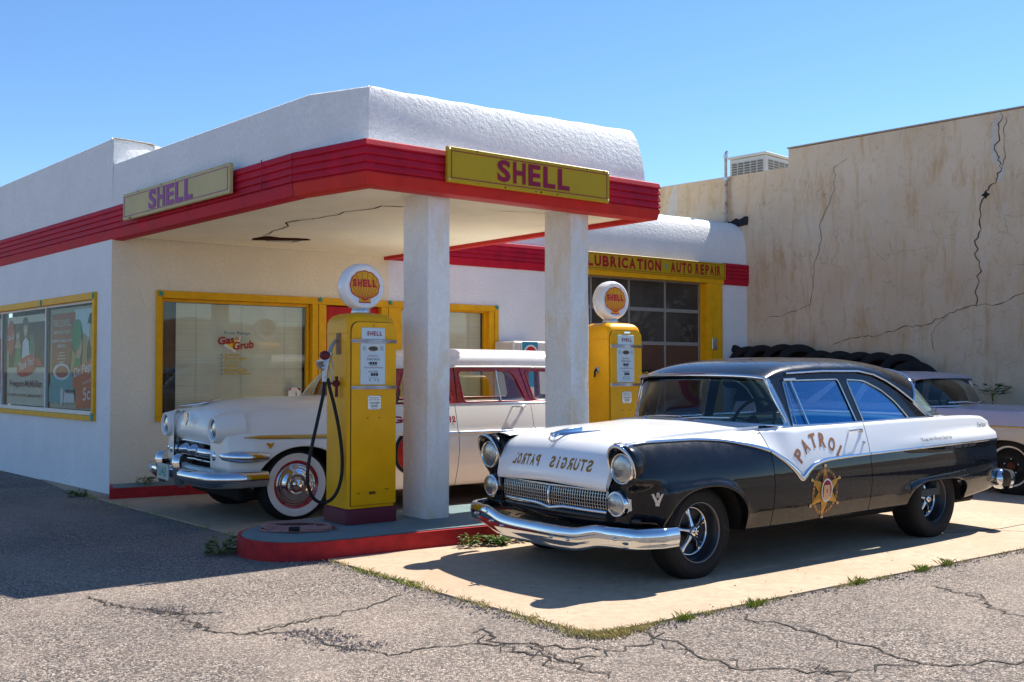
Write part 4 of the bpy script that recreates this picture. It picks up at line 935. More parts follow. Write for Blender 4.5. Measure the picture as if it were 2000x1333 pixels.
# hood ornament
g = MB(); z_ = lambda x: 1.0
body = [(-.665, .012, .966), (-.60, .020, .978), (-.50, .018, .990), (-.40, .012, .996), (-.30, .004, 1.004)]
g.grid([[(x, -w, z-.012), (x, -w*.6, z+.016), (x, 0, z+.024), (x, w*.6, z+.016), (x, w, z-.012)] for x, w, z in body]); g.lathe([(0, -.02), (.012, -.01), (.014, .01), (.010, .03)], 12, 'X', (-.68, 0, .978))
orn = g.build('hood_ornament', MT['chrome'], pc)
for s in (-1, 1):
    g = MB(); g.grid([[(-.62, s*.02, .965), (-.60, s*.02, .985)], [(-.55, s*.06, .972), (-.52, s*.055, .990)], [(-.42, s*.115, .985), (-.40, s*.105, .998)], [(-.26, s*.16, .999), (-.26, s*.155, 1.003)]]); g.build('wing', MT['chrome'], orn)
g = MB(); g.tube([(-.68, 0, .925), (-.66, -.05, .94), (-.60, -.075, .968)], .006, 6); g.tube([(-.68, 0, .925), (-.66, .05, .94), (-.60, .075, .968)], .006, 6); g.build('emblem_surround', MT['chrome'], orn)
# headlights with hooded rims
for s in (-1, 1):
    cy, cz = s*.745, .800; g = MB(); rings = []
    for xb, sc, yo in ((-.40, .62, -.03), (-.50, .86, -.012), (-.58, .97, -.002), (-.604, 1.0, 0), (-.66, 1.0, 0)):
        rings.append([(xb, cy+s*yo+.124*sc*cos(a), cz-.004+.144*sc*sin(a)) for a in [2*pi*k/40 for k in range(40)]])
    fr = [(-.700-.060*max(-.25, sin(a))-.015*sin(a), cy+.120*cos(a), cz-.002+.138*sin(a)) for a in [2*pi*k/40 for k in range(40)]]
    rings.append(fr); rings.append([(x+.012, cy+(y-cy)*.93, cz+(z-cz)*.93) for x, y, z in fr]); rings.append([(-.680, cy+.104*cos(a), cz-.012+.106*sin(a)) for a in [2*pi*k/40 for k in range(40)]])
    g.grid(rings, close_v=True); g.build('headlight_shell', MB_, pc)
    g = MB(); top = [fr[k] for k in range(-3, 24)]; g.tube([(x-.004, cy+(y-cy)*1.01, cz+(z-cz)*1.012) for x, y, z in top], lambda t: .004+.009*sin(pi*t), 8); g.build('headlight_visor', MT['chrome'], pc)
    o = headlamp(pc, -.705, cy, cz-.012, .094, s, False)
    g = MB(); g.lathe([(.092, .01), (.094, -.008), (.102, -.006), (.106, .02)], 32, 'X', (-.705, cy, cz-.012)); g.build('bezel', MT['worn_chrome'], o)
# front end below the hood
def nose_x(v): return -.705+.10*abs(v)**2.6
g = MB(); rows = []
for z, dx in ((.64, .02), (.66, .0), (.625, -.005)): pass
for z, dx in ((.69, .05), (.655, .01), (.640, .0), (.628, .012), (.622, .09)): rows.append([(nose_x(v)+dx, .80*v, z+.012*(1-abs(v))) for v in [-1+2*i/24 for i in range(25)]])
g.grid(rows); g.build('upper_valance', MB_, pc)
g = MB(); rows = []
for z, dx in ((.475, .10), (.468, .0), (.45, -.008), (.40, .0), (.34, .03), (.32, .09)): rows.append([(nose_x(v)+dx, .86*v, z-.006*(1-abs(v))) for v in [-1+2*i/24 for i in range(25)]])
g.grid(rows); g.build('lower_valance', MB_, pc)
for s in (-1, 1):     # fender front corners
    g = MB(); rows = []
    R = [r for r in side_rows(Pp, -.60)[:25] if r[1] < .90]
    for k in range(9):
        t = pi/2*k/8; rows.append([(-.60-.085*sin(t), s*(y-.10+.10*cos(t)) if k < 8 else s*(y-.22), z) for y, z in R])
    g.grid(rows); g.build('fender_nose', MB_, pc)
g = MB(); g.grid([[(nose_x(v)+.12, .80*v, z) for v in [-1+2*i/12 for i in range(13)]] for z in (.42, .70)]); g.build('radiator_void', MT['under'], pc)
# grille: chrome frame with egg-crate
MT['grille'] = paint('grille_metal', (.55, .55, .54), .2, metal=1, var=.1, sc=20)
def gx(y, z): return nose_x(y/.8)-.004+.05*((z-.548)/.07)**2*.3
gb = []
g = MB(); yy = [-.60+1.20*i/24 for i in range(25)]
zt = lambda y: .622-.035*max(0, 1-abs(y)/.18)**1.3; zb_ = lambda y: .480-.022*max(0, 1-abs(y)/.16)**1.3
g.tube([(gx(y, .62)-.010, y, .624 if abs(y) > .03 else .622) for y in yy], .011, 8); gf = g.build('grille_frame', MT['chrome'], pc)
g = MB(); g.tube([(gx(y, .48)-.012, y, zb_(y)) for y in yy], .013, 8, flat=1.1); g.build('grille_bar', MT['chrome'], gf)
g = MB(); g.tube([(gx(0, z)-.014-.01*sin(pi*(z-.46)/.16), .0, z) for z in [.462+.156*i/8 for i in range(9)]], .010, 8); g.build('grille_divider', MT['chrome'], gf)
for j in range(5):
    g = MB(); z = .504+.0235*j; g.tube([(gx(y, z)+.006, y, z) for y in yy], .0030, 5); g.build('grille_bar', MT['grille'], gf)
for i in range(49):
    y = -.588+.0245*i; g = MB(); g.tube([(gx(y, z), y, z) for z in (zb_(y), .53, .575, .618)], .0028, 5, caps=False); g.build('grille_bar', MT['grille'], gf)
# parking lamps in chrome barrels
for s in (-1, 1):
    cy, cz = s*.705, .552; g = MB(); g.lathe([(.050, .30), (.072, .22), (.082, .10), (.086, .04), (.084, .0), (.088, -.02), (.082, -.032), (.070, -.028)], 36, 'X', (-.70, cy, cz)); o = g.build('parking_light', MT['chrome'], pc)
    g = MB(); g.lathe([(.071, -.028), (.05, -.040), (.02, -.046), (0, -.047)], 32, 'X', (-.70, cy, cz)); g.build('lens', MT['lens'], o)
    g = MB(); g.lathe([(.082, .05), (.0855, .045), (.0885, .036), (.0855, .027), (.0840, .02)], 32, 'X', (-.70, cy, cz)); g.build('ring', MT['worn_chrome'], o)
    g = MB(); 
    for zc in (0,): g.grid([[(x, cy+s*(.075+.016*sin(pi*(x+.74)/.3)), cz+.05*q*(1-((x+.74)/.36))) for q in (-1, -.4, .4, 1)] for x in [-.68+.30*i/8 for i in range(9)]])
    g.build('barrel_fin', MT['chrome'], o)
# front bumper
def bumper(root, path, prof, name, mat):
    """path: list of (x,y,z,h); prof: list of (out, up) unit"""
    g = MB(); P_ = [Vector(p[:3]) for p in path]; rows = []
    for i, p in enumerate(P_):
        a = P_[max(0, i-1)]; b = P_[min(len(P_)-1, i+1)]; t = (b-a); t.z = 0; t.normalize(); n = Vector((t.y, -t.x, 0)); h = path[i][3]
        rows.append([tuple(p+n*o*(path[i][4] if len(path[i]) > 4 else 1)+Vector((0, 0, u*h))) for o, u in prof])
    g.grid(rows, close_v=False); g.add(rows[0], [tuple(range(len(prof)))]); g.add(rows[-1], [tuple(range(len(prof)))]); return g.build(name, mat, root)
BPp = [(-.02, -.52), (.012, -.53), (.030, -.49), (.036, -.44), (.034, -.38), (.044, -.20), (.048, .02), (.044, .24), (.034, .40), (.020, .48), (.004, .50), (-.016, .48)]
cy_ = cv([(0, 0), (.18, 0), (.42, .008), (.56, .035), (.66, .055), (1, .060)]); bx_ = cv([(0, -.870), (.4, -.868), (.65, -.845), (.85, -.785), (.93, -.735), (.965, -.66), (.972, -.50), (.968, -.36)])
path = []
ys = [-.972+.0*0]; rr = []
for i in range(57):
    v = -1+2*i/56; q = abs(v); L = q*1.42
    if L < .88: y, x = L, bx_(L)
    else:
        k = (L-.88)/.54; y = .88+.092*min(1, k*2.2)**.75; x = cv([(0, -.772), (.2, -.66), (.42, -.52), (1, -.34)])(k)
    z = .378+cy_(min(1, y/.97))*1.0; h = .135-.020*sstep(.5, .75, y)+.0*y
    path.append((x, (1 if v > 0 else -1)*y, z, h, 1.0+.25*(1-sstep(.35, .6, y))))
path = path[::-1]
fb = bumper(pc, [(a, b, c-.085, d*1.15, e*.95) for a, b, c, d, e in path], BPp, 'front_bumper', MT['chrome'])
for y in (-.80, -.38, -.20, .38, .75, .52):
    g = MB(); xx = bx_(abs(y))-.058*(1.1); g.lathe([(0, -.014), (.008, -.012), (.012, 0), (.012, .03)], 10, 'X', (xx, y, .290+cy_(abs(y)))); g.build('bolt', MT['worn_chrome'], fb)
# rear bumper
path = []
for i in range(41):
    v = -1+2*i/40; q = abs(v); L = q*1.35
    if L < .86: y, x = L, 4.09-.06*(L/.86)**3
    else: k = (L-.86)/.49; y = .86+.085*min(1, k*2.2)**.75; x = cv([(0, 4.03), (.35, 4.0), (1, 3.93)])(k)
    path.append((x, (1 if v > 0 else -1)*y, .455, .16, 1.2))
bumper(pc, [(p[0], p[1], p[2], p[3], 1.2) for p in path], BPp, 'rear_bumper', MT['chrome'])
for s in (-1, 1):
    g = MB(); g.lathe([(0, -.055*1), (.045, -.048), (.078, -.025), (.092, .01), (.088, .05)] if s < 0 else [(0, .055), (.045, .048), (.078, .025), (.092, -.01), (.088, -.05)], 28, 'Y', (3.985, s*.885, .445)); g.build('bumper_end', MT['chrome'], pc)
# side moulding
xs = [-.74+.04*i for i in range(38)]+xt+[1.24+.06*i for i in range(46)]; xs = sorted(x for x in xs if x < 3.955)
hh = cv([(-.74, .007), (.3, .008), (.6, .013), (.85, .017), (1.02, .022), (1.15, .016), (1.4, .013), (1.9, .010), (3.95, .008)])
for s in (-1, 1):
    for a, b in ((-.74, .713), (.722, 1.892), (1.901, 3.955)): surf_ribbon(Pp, s, [a]+[x for x in xs if a < x < b]+[b], zsp, hh, .013, 'side_moulding', MT['chrome'], pc)
    g = MB(); g.tube([(x, s*(side_rows(Pp, x)[-1][0]-.012), side_rows(Pp, x)[-1][1]+.006) for x in [.70+.08*i for i in range(29)]], .011, 6, flat=.7); g.build('belt_moulding', MT['chrome'], pc)
# side frames and glass
rail = [(.88, 1.372), (1.1, 1.399), (1.559, 1.417), (2.031, 1.417), (2.243, 1.388), (2.40, 1.336), (2.534, 1.275), (2.66, 1.205), (2.76, 1.145), (2.86, 1.075), (2.914, 1.034)]
def sh(p): return (p[0]+.074*(p[1]-1.01)/.37,)+tuple(p[1:])
rail = [sh(p) for p in rail]
outer = [(1.02, 1.005)]+rail+[(2.914, 1.01)]
w1p = round_poly([sh(q) for q in [(1.085, 1.020, .02), (1.058, 1.355, .02), (1.755, 1.364, .03), (1.885, 1.020, .02)]]); w2p = round_poly([sh(q) for q in [(1.975, 1.022, .02), (1.868, 1.360, .02), (2.10, 1.350, .05), (2.31, 1.275, .06), (2.48, 1.170, .05), (2.62, 1.030, .03)]])
side_frame(Pp, pc, outer, [w1p, w2p], MB_)
panes(Pp, pc, w1p, MT['sky_carglass'], MT['worn_chrome']); panes(Pp, pc, w2p, MT['sky_carglass'], MT['worn_chrome'])
for s in (-1, 1):
    g = MB(); g.tube([(a, plane_y(Pp, a, b, s)+s*.006, b) for a, b in (sh((1.155, 1.355)), (1.27, 1.02))], .008, 6); g.tube([(a, plane_y(Pp, a, b, s)+s*.006, b) for a, b in (sh((1.085, 1.350)), (1.125, 1.03))], .005, 6); g.build('vent_window_frame', MT['chrome'], pc)
    g = MB(); g.tube([(a, plane_y(Pp, a, b, s)+s*.012, b) for a, b in (sh((1.055, 1.362)), sh((1.20, 1.366)))], .012, 8); g.build('rain_cap', MT['worn_chrome'], pc)
    g = MB(); g.tube([(a, plane_y(Pp, a, b, s)+s*.012, b+.012) for a, b in rail[1:]], .009, 6); g.build('drip_rail', MT['chrome'], pc)
# roof
rz = cv([(0, 1.372), (.10, 1.402), (.30, 1.422), (.55, 1.422), (.68, 1.388), (.80, 1.30), (.90, 1.19), (1, 1.06)]); rx = cv([(0, .86), (1, 2.90)])
cz = cv([(0, 1.405), (.04, 1.445), (.10, 1.488), (.22, 1.525), (.40, 1.545), (.60, 1.545), (.75, 1.528), (.88, 1.50), (1, 1.455)]); cx_ = cv([(0, .85), (1, 2.98)])
def railf(u): x = rx(u); z = rz(u); return (x, plane_y(Pp, x, z, 1)+.004, z)
rx = cv([(0, .955), (1, 2.77)]); _rl = cv(rail)
def railf(u): x = rx(u); z = _rl(x); return (x, plane_y(Pp, x, z, 1)+.004, z)
roof, rr_ = roof_shell(pc, railf, lambda u: (cx_(u), cz(u)), MB_)
g = MB(); g.tube([(x-.008, y, z-.006) for x, y, z in rr_[0]], .012, 8); g.build('header_trim', MT['chrome'], pc)
# A pillars
for s in (-1, 1):
    g = MB(); pts = [sh(q) for q in [(.885, 1.374), (.93, 1.29), (.985, 1.17), (1.02, 1.08), (1.035, 1.01)]]
    g.grid([[(a-.03, plane_y(Pp, a, b, s)-s*.015, b), (a-.018, plane_y(Pp, a, b, s)+s*.008, b), (a+.018, plane_y(Pp, a, b, s)+s*.008, b), (a+.03, plane_y(Pp, a, b, s)-s*.015, b)] for a, b in pts]); g.build('front_pillar', MT['chrome'], pc)
    g = MB(); g.poly([[(1.03, 1.0), (.935, 1.385), (1.175, 1.40), (1.13, 1.35), (1.085, 1.0)]], lambda a, b: (a, plane_y(Pp, a, b, s)-s*.004, b), (0, -s*.015, 0)); g.build('door_frame', MB_, pc)
def wb(v): q = abs(v); return (.66+.37*q**3.4, .815*v, 1.050-.034*q**2.2)
def wt(v): q = abs(v); return (.885+.075*q**3, .655*v, 1.408-.034*q**3)
glass_loft(pc, wb, wt, MT['carglass'])
def rb(v): t = pi*(1-v)/2; return (2.90+.52*sin(t)**.75, .80*(1 if v > 0 else -1)*abs(cos(t))**.75, 1.046)
def rt(v):
    L = rr_[-1]; f = (v+1)/2*(len(L)-1); i = min(int(f), len(L)-2); return tuple(Vector(L[i]).lerp(Vector(L[i+1]), f-i))
glass_loft(pc, rb, rt, MT['carglass'], 'rear_window', bulge=-.02)
g = MB(); g.tube(rr_[-1], .014, 8, flat=.6); g.build('roof_end_trim', MT['chrome'], pc)
# wipers
for y0, y1 in ((-.10, -.52), (.30, -.10)):
    g = MB(); g.tube([wb_ for wb_ in [(wb(y0/.815)[0]-.045, y0, 1.062), (wb((y0+y1)/1.63)[0]-.035, (y0+y1)/2, 1.078), (wb(y1/.815)[0]-.022, y1, 1.078)]], .006, 6); g.lathe([(0, .02), (.016, .014), (.018, 0)], 10, 'Z', (wb(y0/.815)[0]-.045, y0, 1.050)); g.build('wiper', MT['worn_chrome'], pc)
# interior
bench(pc, 1.35, .42, .68, MT['seat'], .44); bench(pc, 2.25, .42, .66, MT['seat'], .46)
g = MB(); g.box(.78, 1.05, -.74, .74, .80, .985); g.build('dashboard', MT['interior'], pc, bevel=.03)
g = MB(); g.box(.7, 3.1, -.80, .80, .36, .42); g.box(.70, .74, -.80, .80, .42, .98); g.box(3.05, 3.1, -.8, .8, .42, .98); g.build('floor_pan', MT['interior'], pc)
g = MB(); g.box(2.92, 3.36, -.70, .70, .985, 1.0); g.build('parcel_shelf', MT['interior'], pc)
steering(pc, 1.17, -.36, 1.03, .20)
g = MB(); g.bbox(-.55, 3.85, -.70, .70, .24, .37, .03); g.build('underbody', MT['under'], pc)
for xc, a, zt_ in ((.045, .42, .66), (2.885, .45, .60)):
    for s in (-1, 1):
        g = MB(); n = 14; g.grid([[(xc-a*cos(pi*k/n), s*yy, .30+(zt_-.30+.06)*sin(pi*k/n)) for k in range(n+1)] for yy in (.86, .5)]); g.grid([[(xc-a*cos(pi*k/n), s*.5, .28) for k in range(n+1)], [(xc-a*cos(pi*k/n), s*.5, .30+(zt_-.30+.06)*sin(pi*k/n)) for k in range(n+1)]]); g.build('wheel_well', MT['under'], pc)
for s in (-1, 1): wheel(pc, 0.03, s*.745, .325, s, .328, .095, 'mag', .200); wheel(pc, 2.945, s*.735, .335, s, .338, .11, 'mag', .195)
# handle, lock, lettering on the door
for s in (-1, 1):
    d = doors[0] if s < 0 else doors[1]
    y = lambda x, z: s*(fp(x, z))
    g = MB(); g.tube([(1.68, y(1.68, .965)+s*.004, .965), (1.685, y(1.68, .965)+s*.030, .968), (1.72, y(1.7, .965)+s*.036, .970), (1.80, y(1.8, .965)+s*.034, .970), (1.83, y(1.83, .96)+s*.012, .962)], .009, 8); g.lathe([(.018, 0), (.016, .014*s), (0, .018*s)], 12, 'Y', (1.835, y(1.83, .96), .958)); g.build('handle', MT['chrome'], d)
    g = MB(); g.lathe([(.013, 0), (.012, .010*s), (0, .012*s)], 12, 'Y', (1.835, y(1.835, .865), .868)); g.build('lock', MT['chrome'], d)
    # PATROL on an arc
    word = 'PATROL' if s < 0 else 'LORTAP'; N = 6
    for i, ch in enumerate(word):
        V, F, bb = text_data(ch, .035); a = radians(46-92*i/5)*(1 if True else 1); cxx, czz, Rr = 1.268, .565, .292
        g = MB(); w = .076 if ch != 'L' else .062; hgt = .108
        def mp(p):
            u = (p[0]-bb[0])/(bb[1]-bb[0])-.5; v = (p[1]-bb[2])/(bb[3]-bb[2]); 
            if s > 0: u = -u
            px = cxx+(Rr+v*hgt)*(-sin(a))*-1*-1; pz = czz+(Rr+v*hgt)*cos(a); px += u*w*cos(a); pz += u*w*sin(a); return (px, s*(fp(px, pz)+.0025), pz)
        g.add([mp(v) for v in V], F, False); g.build('letter', MT['copper_letter'], d)
    if s < 0:
        g = MB(); text_to(g, 'SGT. BEAR BEAR-HUNTER', 1.05, 1.62, .965, .985, lambda a, b: (a, -(fp(a, b)+.002), b), 0) if False else None
        # star badge
        cxx, czz = 1.298, .525
        def onside(o): return lambda a, b: (a, -(fp(a, b)+o), b)
        MT['badge'] = paint('badge_gold', (.50, .25, .03), .35, metal=.3, sc=20, var=.3); MT['badge_brown'] = paint('badge_bronze', (.20, .095, .03), .4, metal=.3, sc=30, var=.5); MT['badge_light'] = paint('badge_highlight', (.66, .40, .20), .35, metal=.2)
        rx_, rz_ = .158, .178
        g = MB(); g.poly([ell(cxx, czz, rx_, rz_, 40), ell(cxx, czz, rx_-.03, rz_-.035, 40)], onside(.002)); b = g.build('badge', MT['badge_brown'], d)
        g = MB()
        for i, wd_ in enumerate('DEPUTY SHERIFF   STURGIS PATROL  '):
            a = pi-2*pi*i/33
            if wd_ == ' ': continue
            V, F, bb = text_data(wd_, .02); P_ = []
            for v in V:
                u = (v[0]-(bb[0]+bb[1])/2)*.028; w_ = (v[1]-.35)*.028; rr1 = 1; px = cxx+(rx_-.015+w_)*cos(a)+u*sin(a); pz = czz+(rz_-.018+w_)*sin(a)-u*cos(a); P_.append((px, -(fp(px, pz)+.0045), pz))
            g.add(P_, F, False)
        g.build('badge_lettering', MT['badge_light'], b, kind='stuff')
        st6 = [(cxx+(.188 if i % 2 == 0 else .082)*cos(pi/2+i*pi/6), czz+(.192 if i % 2 == 0 else .084)*sin(pi/2+i*pi/6)) for i in range(12)]
        g = MB(); fn = onside(.004); c = (cxx, -(fp(cxx, czz)+.016), czz); P_ = [fn(*q) for q in st6]+[c]; g.add(P_, [(i, (i+1) % 12, 12) for i in range(12)], False); g.build('badge_star', MT['badge'], b)
        for i in range(0, 12, 2): g = MB(); q = fn(*st6[i]); g.lathe([(0, -.010), (.010, -.008), (.014, 0)], 12, 'Y', q); g.build('badge_ball', MT['badge_light'], b)
        g = MB(); g.poly([ell(cxx, czz+.01, .066, .088, 32), ell(cxx, czz+.01, .056, .077, 32)], onside(.018)); g.build('badge_ring', MT['cream_white'], b)
        g = MB(); g.poly([ell(cxx, czz+.01, .056, .077, 32)], onside(.0175)); g.build('badge_face', MT['sign_red'], b)
        g = MB(); g.poly([[(cxx-.035, czz+.05), (cxx+.035, czz+.05), (cxx+.042, czz-.03), (cxx-.042, czz-.03)], [(cxx-.005, czz-.01), (cxx+.005, czz-.01), (cxx+.005, czz+.02), (cxx-.005, czz+.02)]], onside(.019)); g.poly([ell(cxx, czz-.045, .04, .02)], onside(.0192)); g.build('badge_eagle', MT['badge_light'], b)
        g = MB(); text_to(g, 'POLICE', cxx-.045, cxx+.045, czz+.095, czz+.118, onside(.014), .02); g.build('badge_lettering', MT['sign_red'], b)
# scripts on the rear quarter
g = MB(); text_to(g, '"Keep the Shiney Side Up', 2.62, 3.10, .835, .872, lambda a, b: (a, -(fp(a, b+.02*(a-2.6))+.003), b+.02*(a-2.6)), .0); g.build('script', MT['grey_letter'], pc)
g = MB(); text_to(g, 'and the Rubber Side Down!"', 2.98, 3.52, .752, .785, lambda a, b: (a, -(fp(a, b+.02*(a-2.6))+.003), b+.02*(a-2.6)), .0); g.build('script', MT['grey_letter'], pc)
g = MB(); text_to(g, 'Fairlane', 3.70, 3.87, .925, .965, lambda a, b: (a, -(fp(a, b)+.005), b), .012); g.build('name_script', MT['chrome'], pc)
# mirrored STURGIS PATROL on the hood front: fitted on the hood surface
def hood_surf(y, z):
    v = y/.615; best = None
    for i in range(1, 6):
        a = hoodpt(i, v); b = hoodpt(i+1, v)
        if a[2] <= z <= b[2]: t = (z-a[2])/(b[2]-a[2]); return a[0]+(b[0]-a[0])*t
    return hoodpt(1, v)[0]
# seen from the front the letters run from the near side (left end of the word) to the far side
def hs(a, b): zz = .752+b-.012*(abs(a)/.6)**2; return (hood_surf(a, zz)-.004, a, zz)
for word, y0, y1 in (('STURGIS', -.475, -.055), ('PATROL', .055, .405)):
    n = len(word); w = (y1-y0)/n
    for i, ch in enumerate(word):
        g = MB(); ww = w*.80 if ch != 'I' else w*.26; c = y0+w*(i+.5); text_to(g, ch, c-ww/2, c+ww/2, 0, .078, hs, .035); g.build('letter', MT['gold_letter'], hood)
# V8 badge on the fender
for s in (-1, 1):
    g = MB(); y = lambda a, b: (a, s*(fp(a, b)+.008), b)
    g.poly([[(-.485, .625), (-.470, .625), (-.440, .578), (-.410, .625), (-.395, .625), (-.425, .560), (-.425, .545), (-.455, .545), (-.455, .560)]], y, (0, s*.006, 0)); text_to(g, '8', -.453, -.427, .600, .635, lambda a, b: (a, s*(fp(a, b)+.016), b), .02); g.build('fender_badge', MT['chrome'], pc)

# true length of the nose: everything ahead of the front wheel is shorter than first laid out
def squeeze(o, x0=-.38, k=.69):
    for c in o.children:
        if c.type == 'MESH':
            for v in c.data.vertices:
                if v.co.x < x0: v.co.x = x0+(v.co.x-x0)*k
            c.data.update()
        squeeze(c, x0, k)
bpy.context.view_layer.update()
squeeze(pc)
# ------------------------------------------------------------------ cream and red station wagon under the canopy
TW = radians(36.5)
wg = thing('station_wagon', 'cream station wagon with red window surrounds and whitewall tyres under the canopy', 'car', (-2.553, 10.488, 0), TW)
Ww = cv([(-.80, .80), (-.5, .885), (0, .915), (.8, .935), (2.6, .935), (3.4, .92), (4.1, .88)])
AW, AW2 = (.03, .47), (2.93, .47)
a1 = arch_z(.30, .715, AW[0], AW[1], 2.1); a2 = arch_z(.28, .66, AW2[0], AW2[1], 2.3); sw = cv([(-.80, .40), (-.45, .36), (-.44, .32), (.5, .225), (2.4, .225), (3.4, .25), (4.1, .34)])
def z0w(x):
    if abs(x-AW[0]) < AW[1]: return max(a1(x), .24)
    if abs(x-AW2[0]) < AW2[1]: return max(a2(x), .24)
    return sw(x)
def fw(x, z):
    w = Ww(x); k = z-.60; wd_ = sstep(.3, 1.1, x)
    a = w*(1-.22*max(0, k/.44)**2.3) if k > 0 else w*(1-.06*(k/.3)**2); b = w*(1-.09*max(0, k/.47)**1.8) if k > 0 else w*(1-.06*(k/.3)**2)
    return a*(1-wd_)+b*wd_+.012*sstep(.80, .77, z)*sstep(.5, .6, z)*(1 if x > -.5 else 0)
Pw = dict(z0=z0w, zs=cv([(-.8, .965), (-.3, .99), (.6, 1.0), (1, .97), (4.1, .97)]), zb=cv([(-.8, 1.02), (.6, 1.055), (1, 1.072), (3.5, 1.072), (4.1, 1.05)]), f=fw, wd=lambda x: sstep(.40, .95, x),
          yh=cv([(-.8, .56), (-.3, .60), (.7, .72), (1, .8)]), zh=cv([(-.8, 1.01), (-.5, 1.045), (0, 1.065), (1, 1.075)]), arches=[AW, AW2], gy0=.825, gz0=1.07, gk=.22, arc=.012)
CR = MT['car_cream']
side_panel(Pw, wg, 'front_fender', -.66, .615, CR, CR, NL=22); wdo = side_panel(Pw, wg, 'door', .622, 1.786, CR, CR, NL=22); side_panel(Pw, wg, 'rear_door', 1.794, 2.80, CR, CR, NL=22); side_panel(Pw, wg, 'rear_quarter', 2.808, 4.1, CR, CR, NL=22)
g = MB(); g.grid([[(4.1+.05*(1-v*v), y*v, z) for v in [-1+2*i/12 for i in range(13)]] for y, z in side_rows(Pw, 4.1)]); g.build('tailgate', CR, wg)
# hood
hw = [(-.70, .745), (-.735, .78), (-.745, .84), (-.74, .92), (-.72, 1.0), (-.67, 1.065), (-.58, 1.108), (-.42, 1.135), (-.1, 1.152), (.25, 1.162), (.48, 1.168)]
g = MB(); rows = []
for i, (x, z) in enumerate(hw):
    row = []
    for k in range(33):
        v = -1+2*k/32; yh = .615 if i < 8 else Pw['yh'](x)-.005; q = abs(v)
        xx = x+.055*q**2.4*(1 if i < 7 else max(0, 1-(i-6)/3.))+(.22*q**3*(i-8)/2 if i > 8 else 0); zz = z-(.085*q**2.2+.010*q**8 if i > 4 else .085*q**2.2*i/5+.0)
        row.append((xx, yh*v, zz))
    rows.append(row)
g.grid(rows); g.grid([[(r[0][0]+.01, r[0][1], r[0][2]-.08), r[0]] for r in rows]); g.grid([[(r[-1][0]+.01, r[-1][1], r[-1][2]-.08), r[-1]] for r in rows]); g.build('hood', CR, wg)
lasth = rows[-1]
def wb2(v): q = abs(v); return (.56+.36*q**3.2, .80*v, 1.17-.07*q**2)
def wt2(v): q = abs(v); return (.98+.10*q**3, .69*v, 1.545-.03*q**2)
g = MB(); g.grid([lasth, [tuple(Vector(wb2(-1+2*k/32))+Vector((-.01, 0, .002))) for k in range(33)], [tuple(Vector(wb2(-1+2*k/32))+Vector((.1, 0, -.05))) for k in range(33)]]); g.build('cowl', CR, wg)
glass_loft(wg, wb2, wt2, MT['clear_carglass'])
# rounded fender noses carrying the headlights
for s in (-1, 1):
    cy, cz = s*.675, .885; g = MB(); R_ = [r for r in side_rows(Pw, -.66, 22)]; rows = []
    for t in range(9):
        a = pi/2*t/8; rows.append([(-.66-.07*sin(a)*(1 if z > .5 else .4), s*(y-(y-.52)*(1-cos(a))), z-(.10*(1-cos(a)) if z > .9 else 0)) for y, z in R_])
    g.grid(rows); g.build('fender_nose', CR, wg)
    g = MB(); ring = lambda x, r, k=.97: [(x-.02*sin(a)*0, cy+r*k*cos(a), cz+r*sin(a)) for a in [2*pi*i/40 for i in range(40)]]
    g.grid([ring(-.50, .165), ring(-.64, .152), ring(-.70, .134), ring(-.755, .121), ring(-.776, .113), ring(-.770, .101), ring(-.74, .092)], close_v=True); g.build('headlight_shell', CR, wg)
    o = headlamp(wg, -.748, cy, cz, .086, s, False); g = MB(); g.lathe([(.085, .01), (.088, -.010), (.097, -.012), (.101, .0)], 32, 'X', (-.742, cy, cz)); g.build('bezel', MT['chrome'], o)
# grille opening, chrome bar with spinner, front panel
def nx(v): return -.70+.14*abs(v)**2.4
V25 = [-1+2*i/24 for i in range(25)]
g = MB(); g.grid([[(nx(v)+dx, .70*v, z-.07*abs(v)**3*(1 if z > .68 else 0)) for v in V25] for z, dx in ((.80, -.025), (.77, -.03), (.745, -.02), (.735, .04))]); g.build('grille_lip', CR, wg)
g = MB(); pth = [(nx(v)-.035, .70*v, .748-.07*abs(v)**3) for v in V25]; pth += [(nx(1)-.02, .725, .64), (nx(1)-.0, .725, .54)]; pth = [(nx(1)-.0, -.725, .54), (nx(1)-.02, -.725, .64)]+pth; g.tube(pth, .012, 8); g.build('grille_surround', MT['chrome'], wg)
g = MB(); g.grid([[(nx(v)+.12, .74*v, z) for v in V25] for z in (.36, .76)]); g.build('grille_void', MT['under'], wg)
g = MB(); g.grid([[(nx(v)+dx, .80*v, z) for v in V25] for z, dx in ((.50, .05), (.49, 0), (.42, .0), (.38, .05))]); g.build('gravel_pan', CR, wg)
g = MB(); g.tube([(nx(v)-.03, .74*v, .655-.02*abs(v)) for v in V25], .030, 10, flat=1.5); gb_ = g.build('grille_bar', MT['chrome'], wg)
g = MB(); g.tube([(nx(v)+.01, .72*v, .57-.02*abs(v)) for v in V25], .012, 8); g.build('lower_bar', MT['chrome'], gb_)
for y in (-.12, .12): g = MB(); g.lathe([(0, -.11), (.02, -.105), (.045, -.07), (.065, -.02), (.075, .03), (.07, .06)], 24, 'X', (-.70, y, .665)); g.build('bullet', MT['chrome'], gb_)
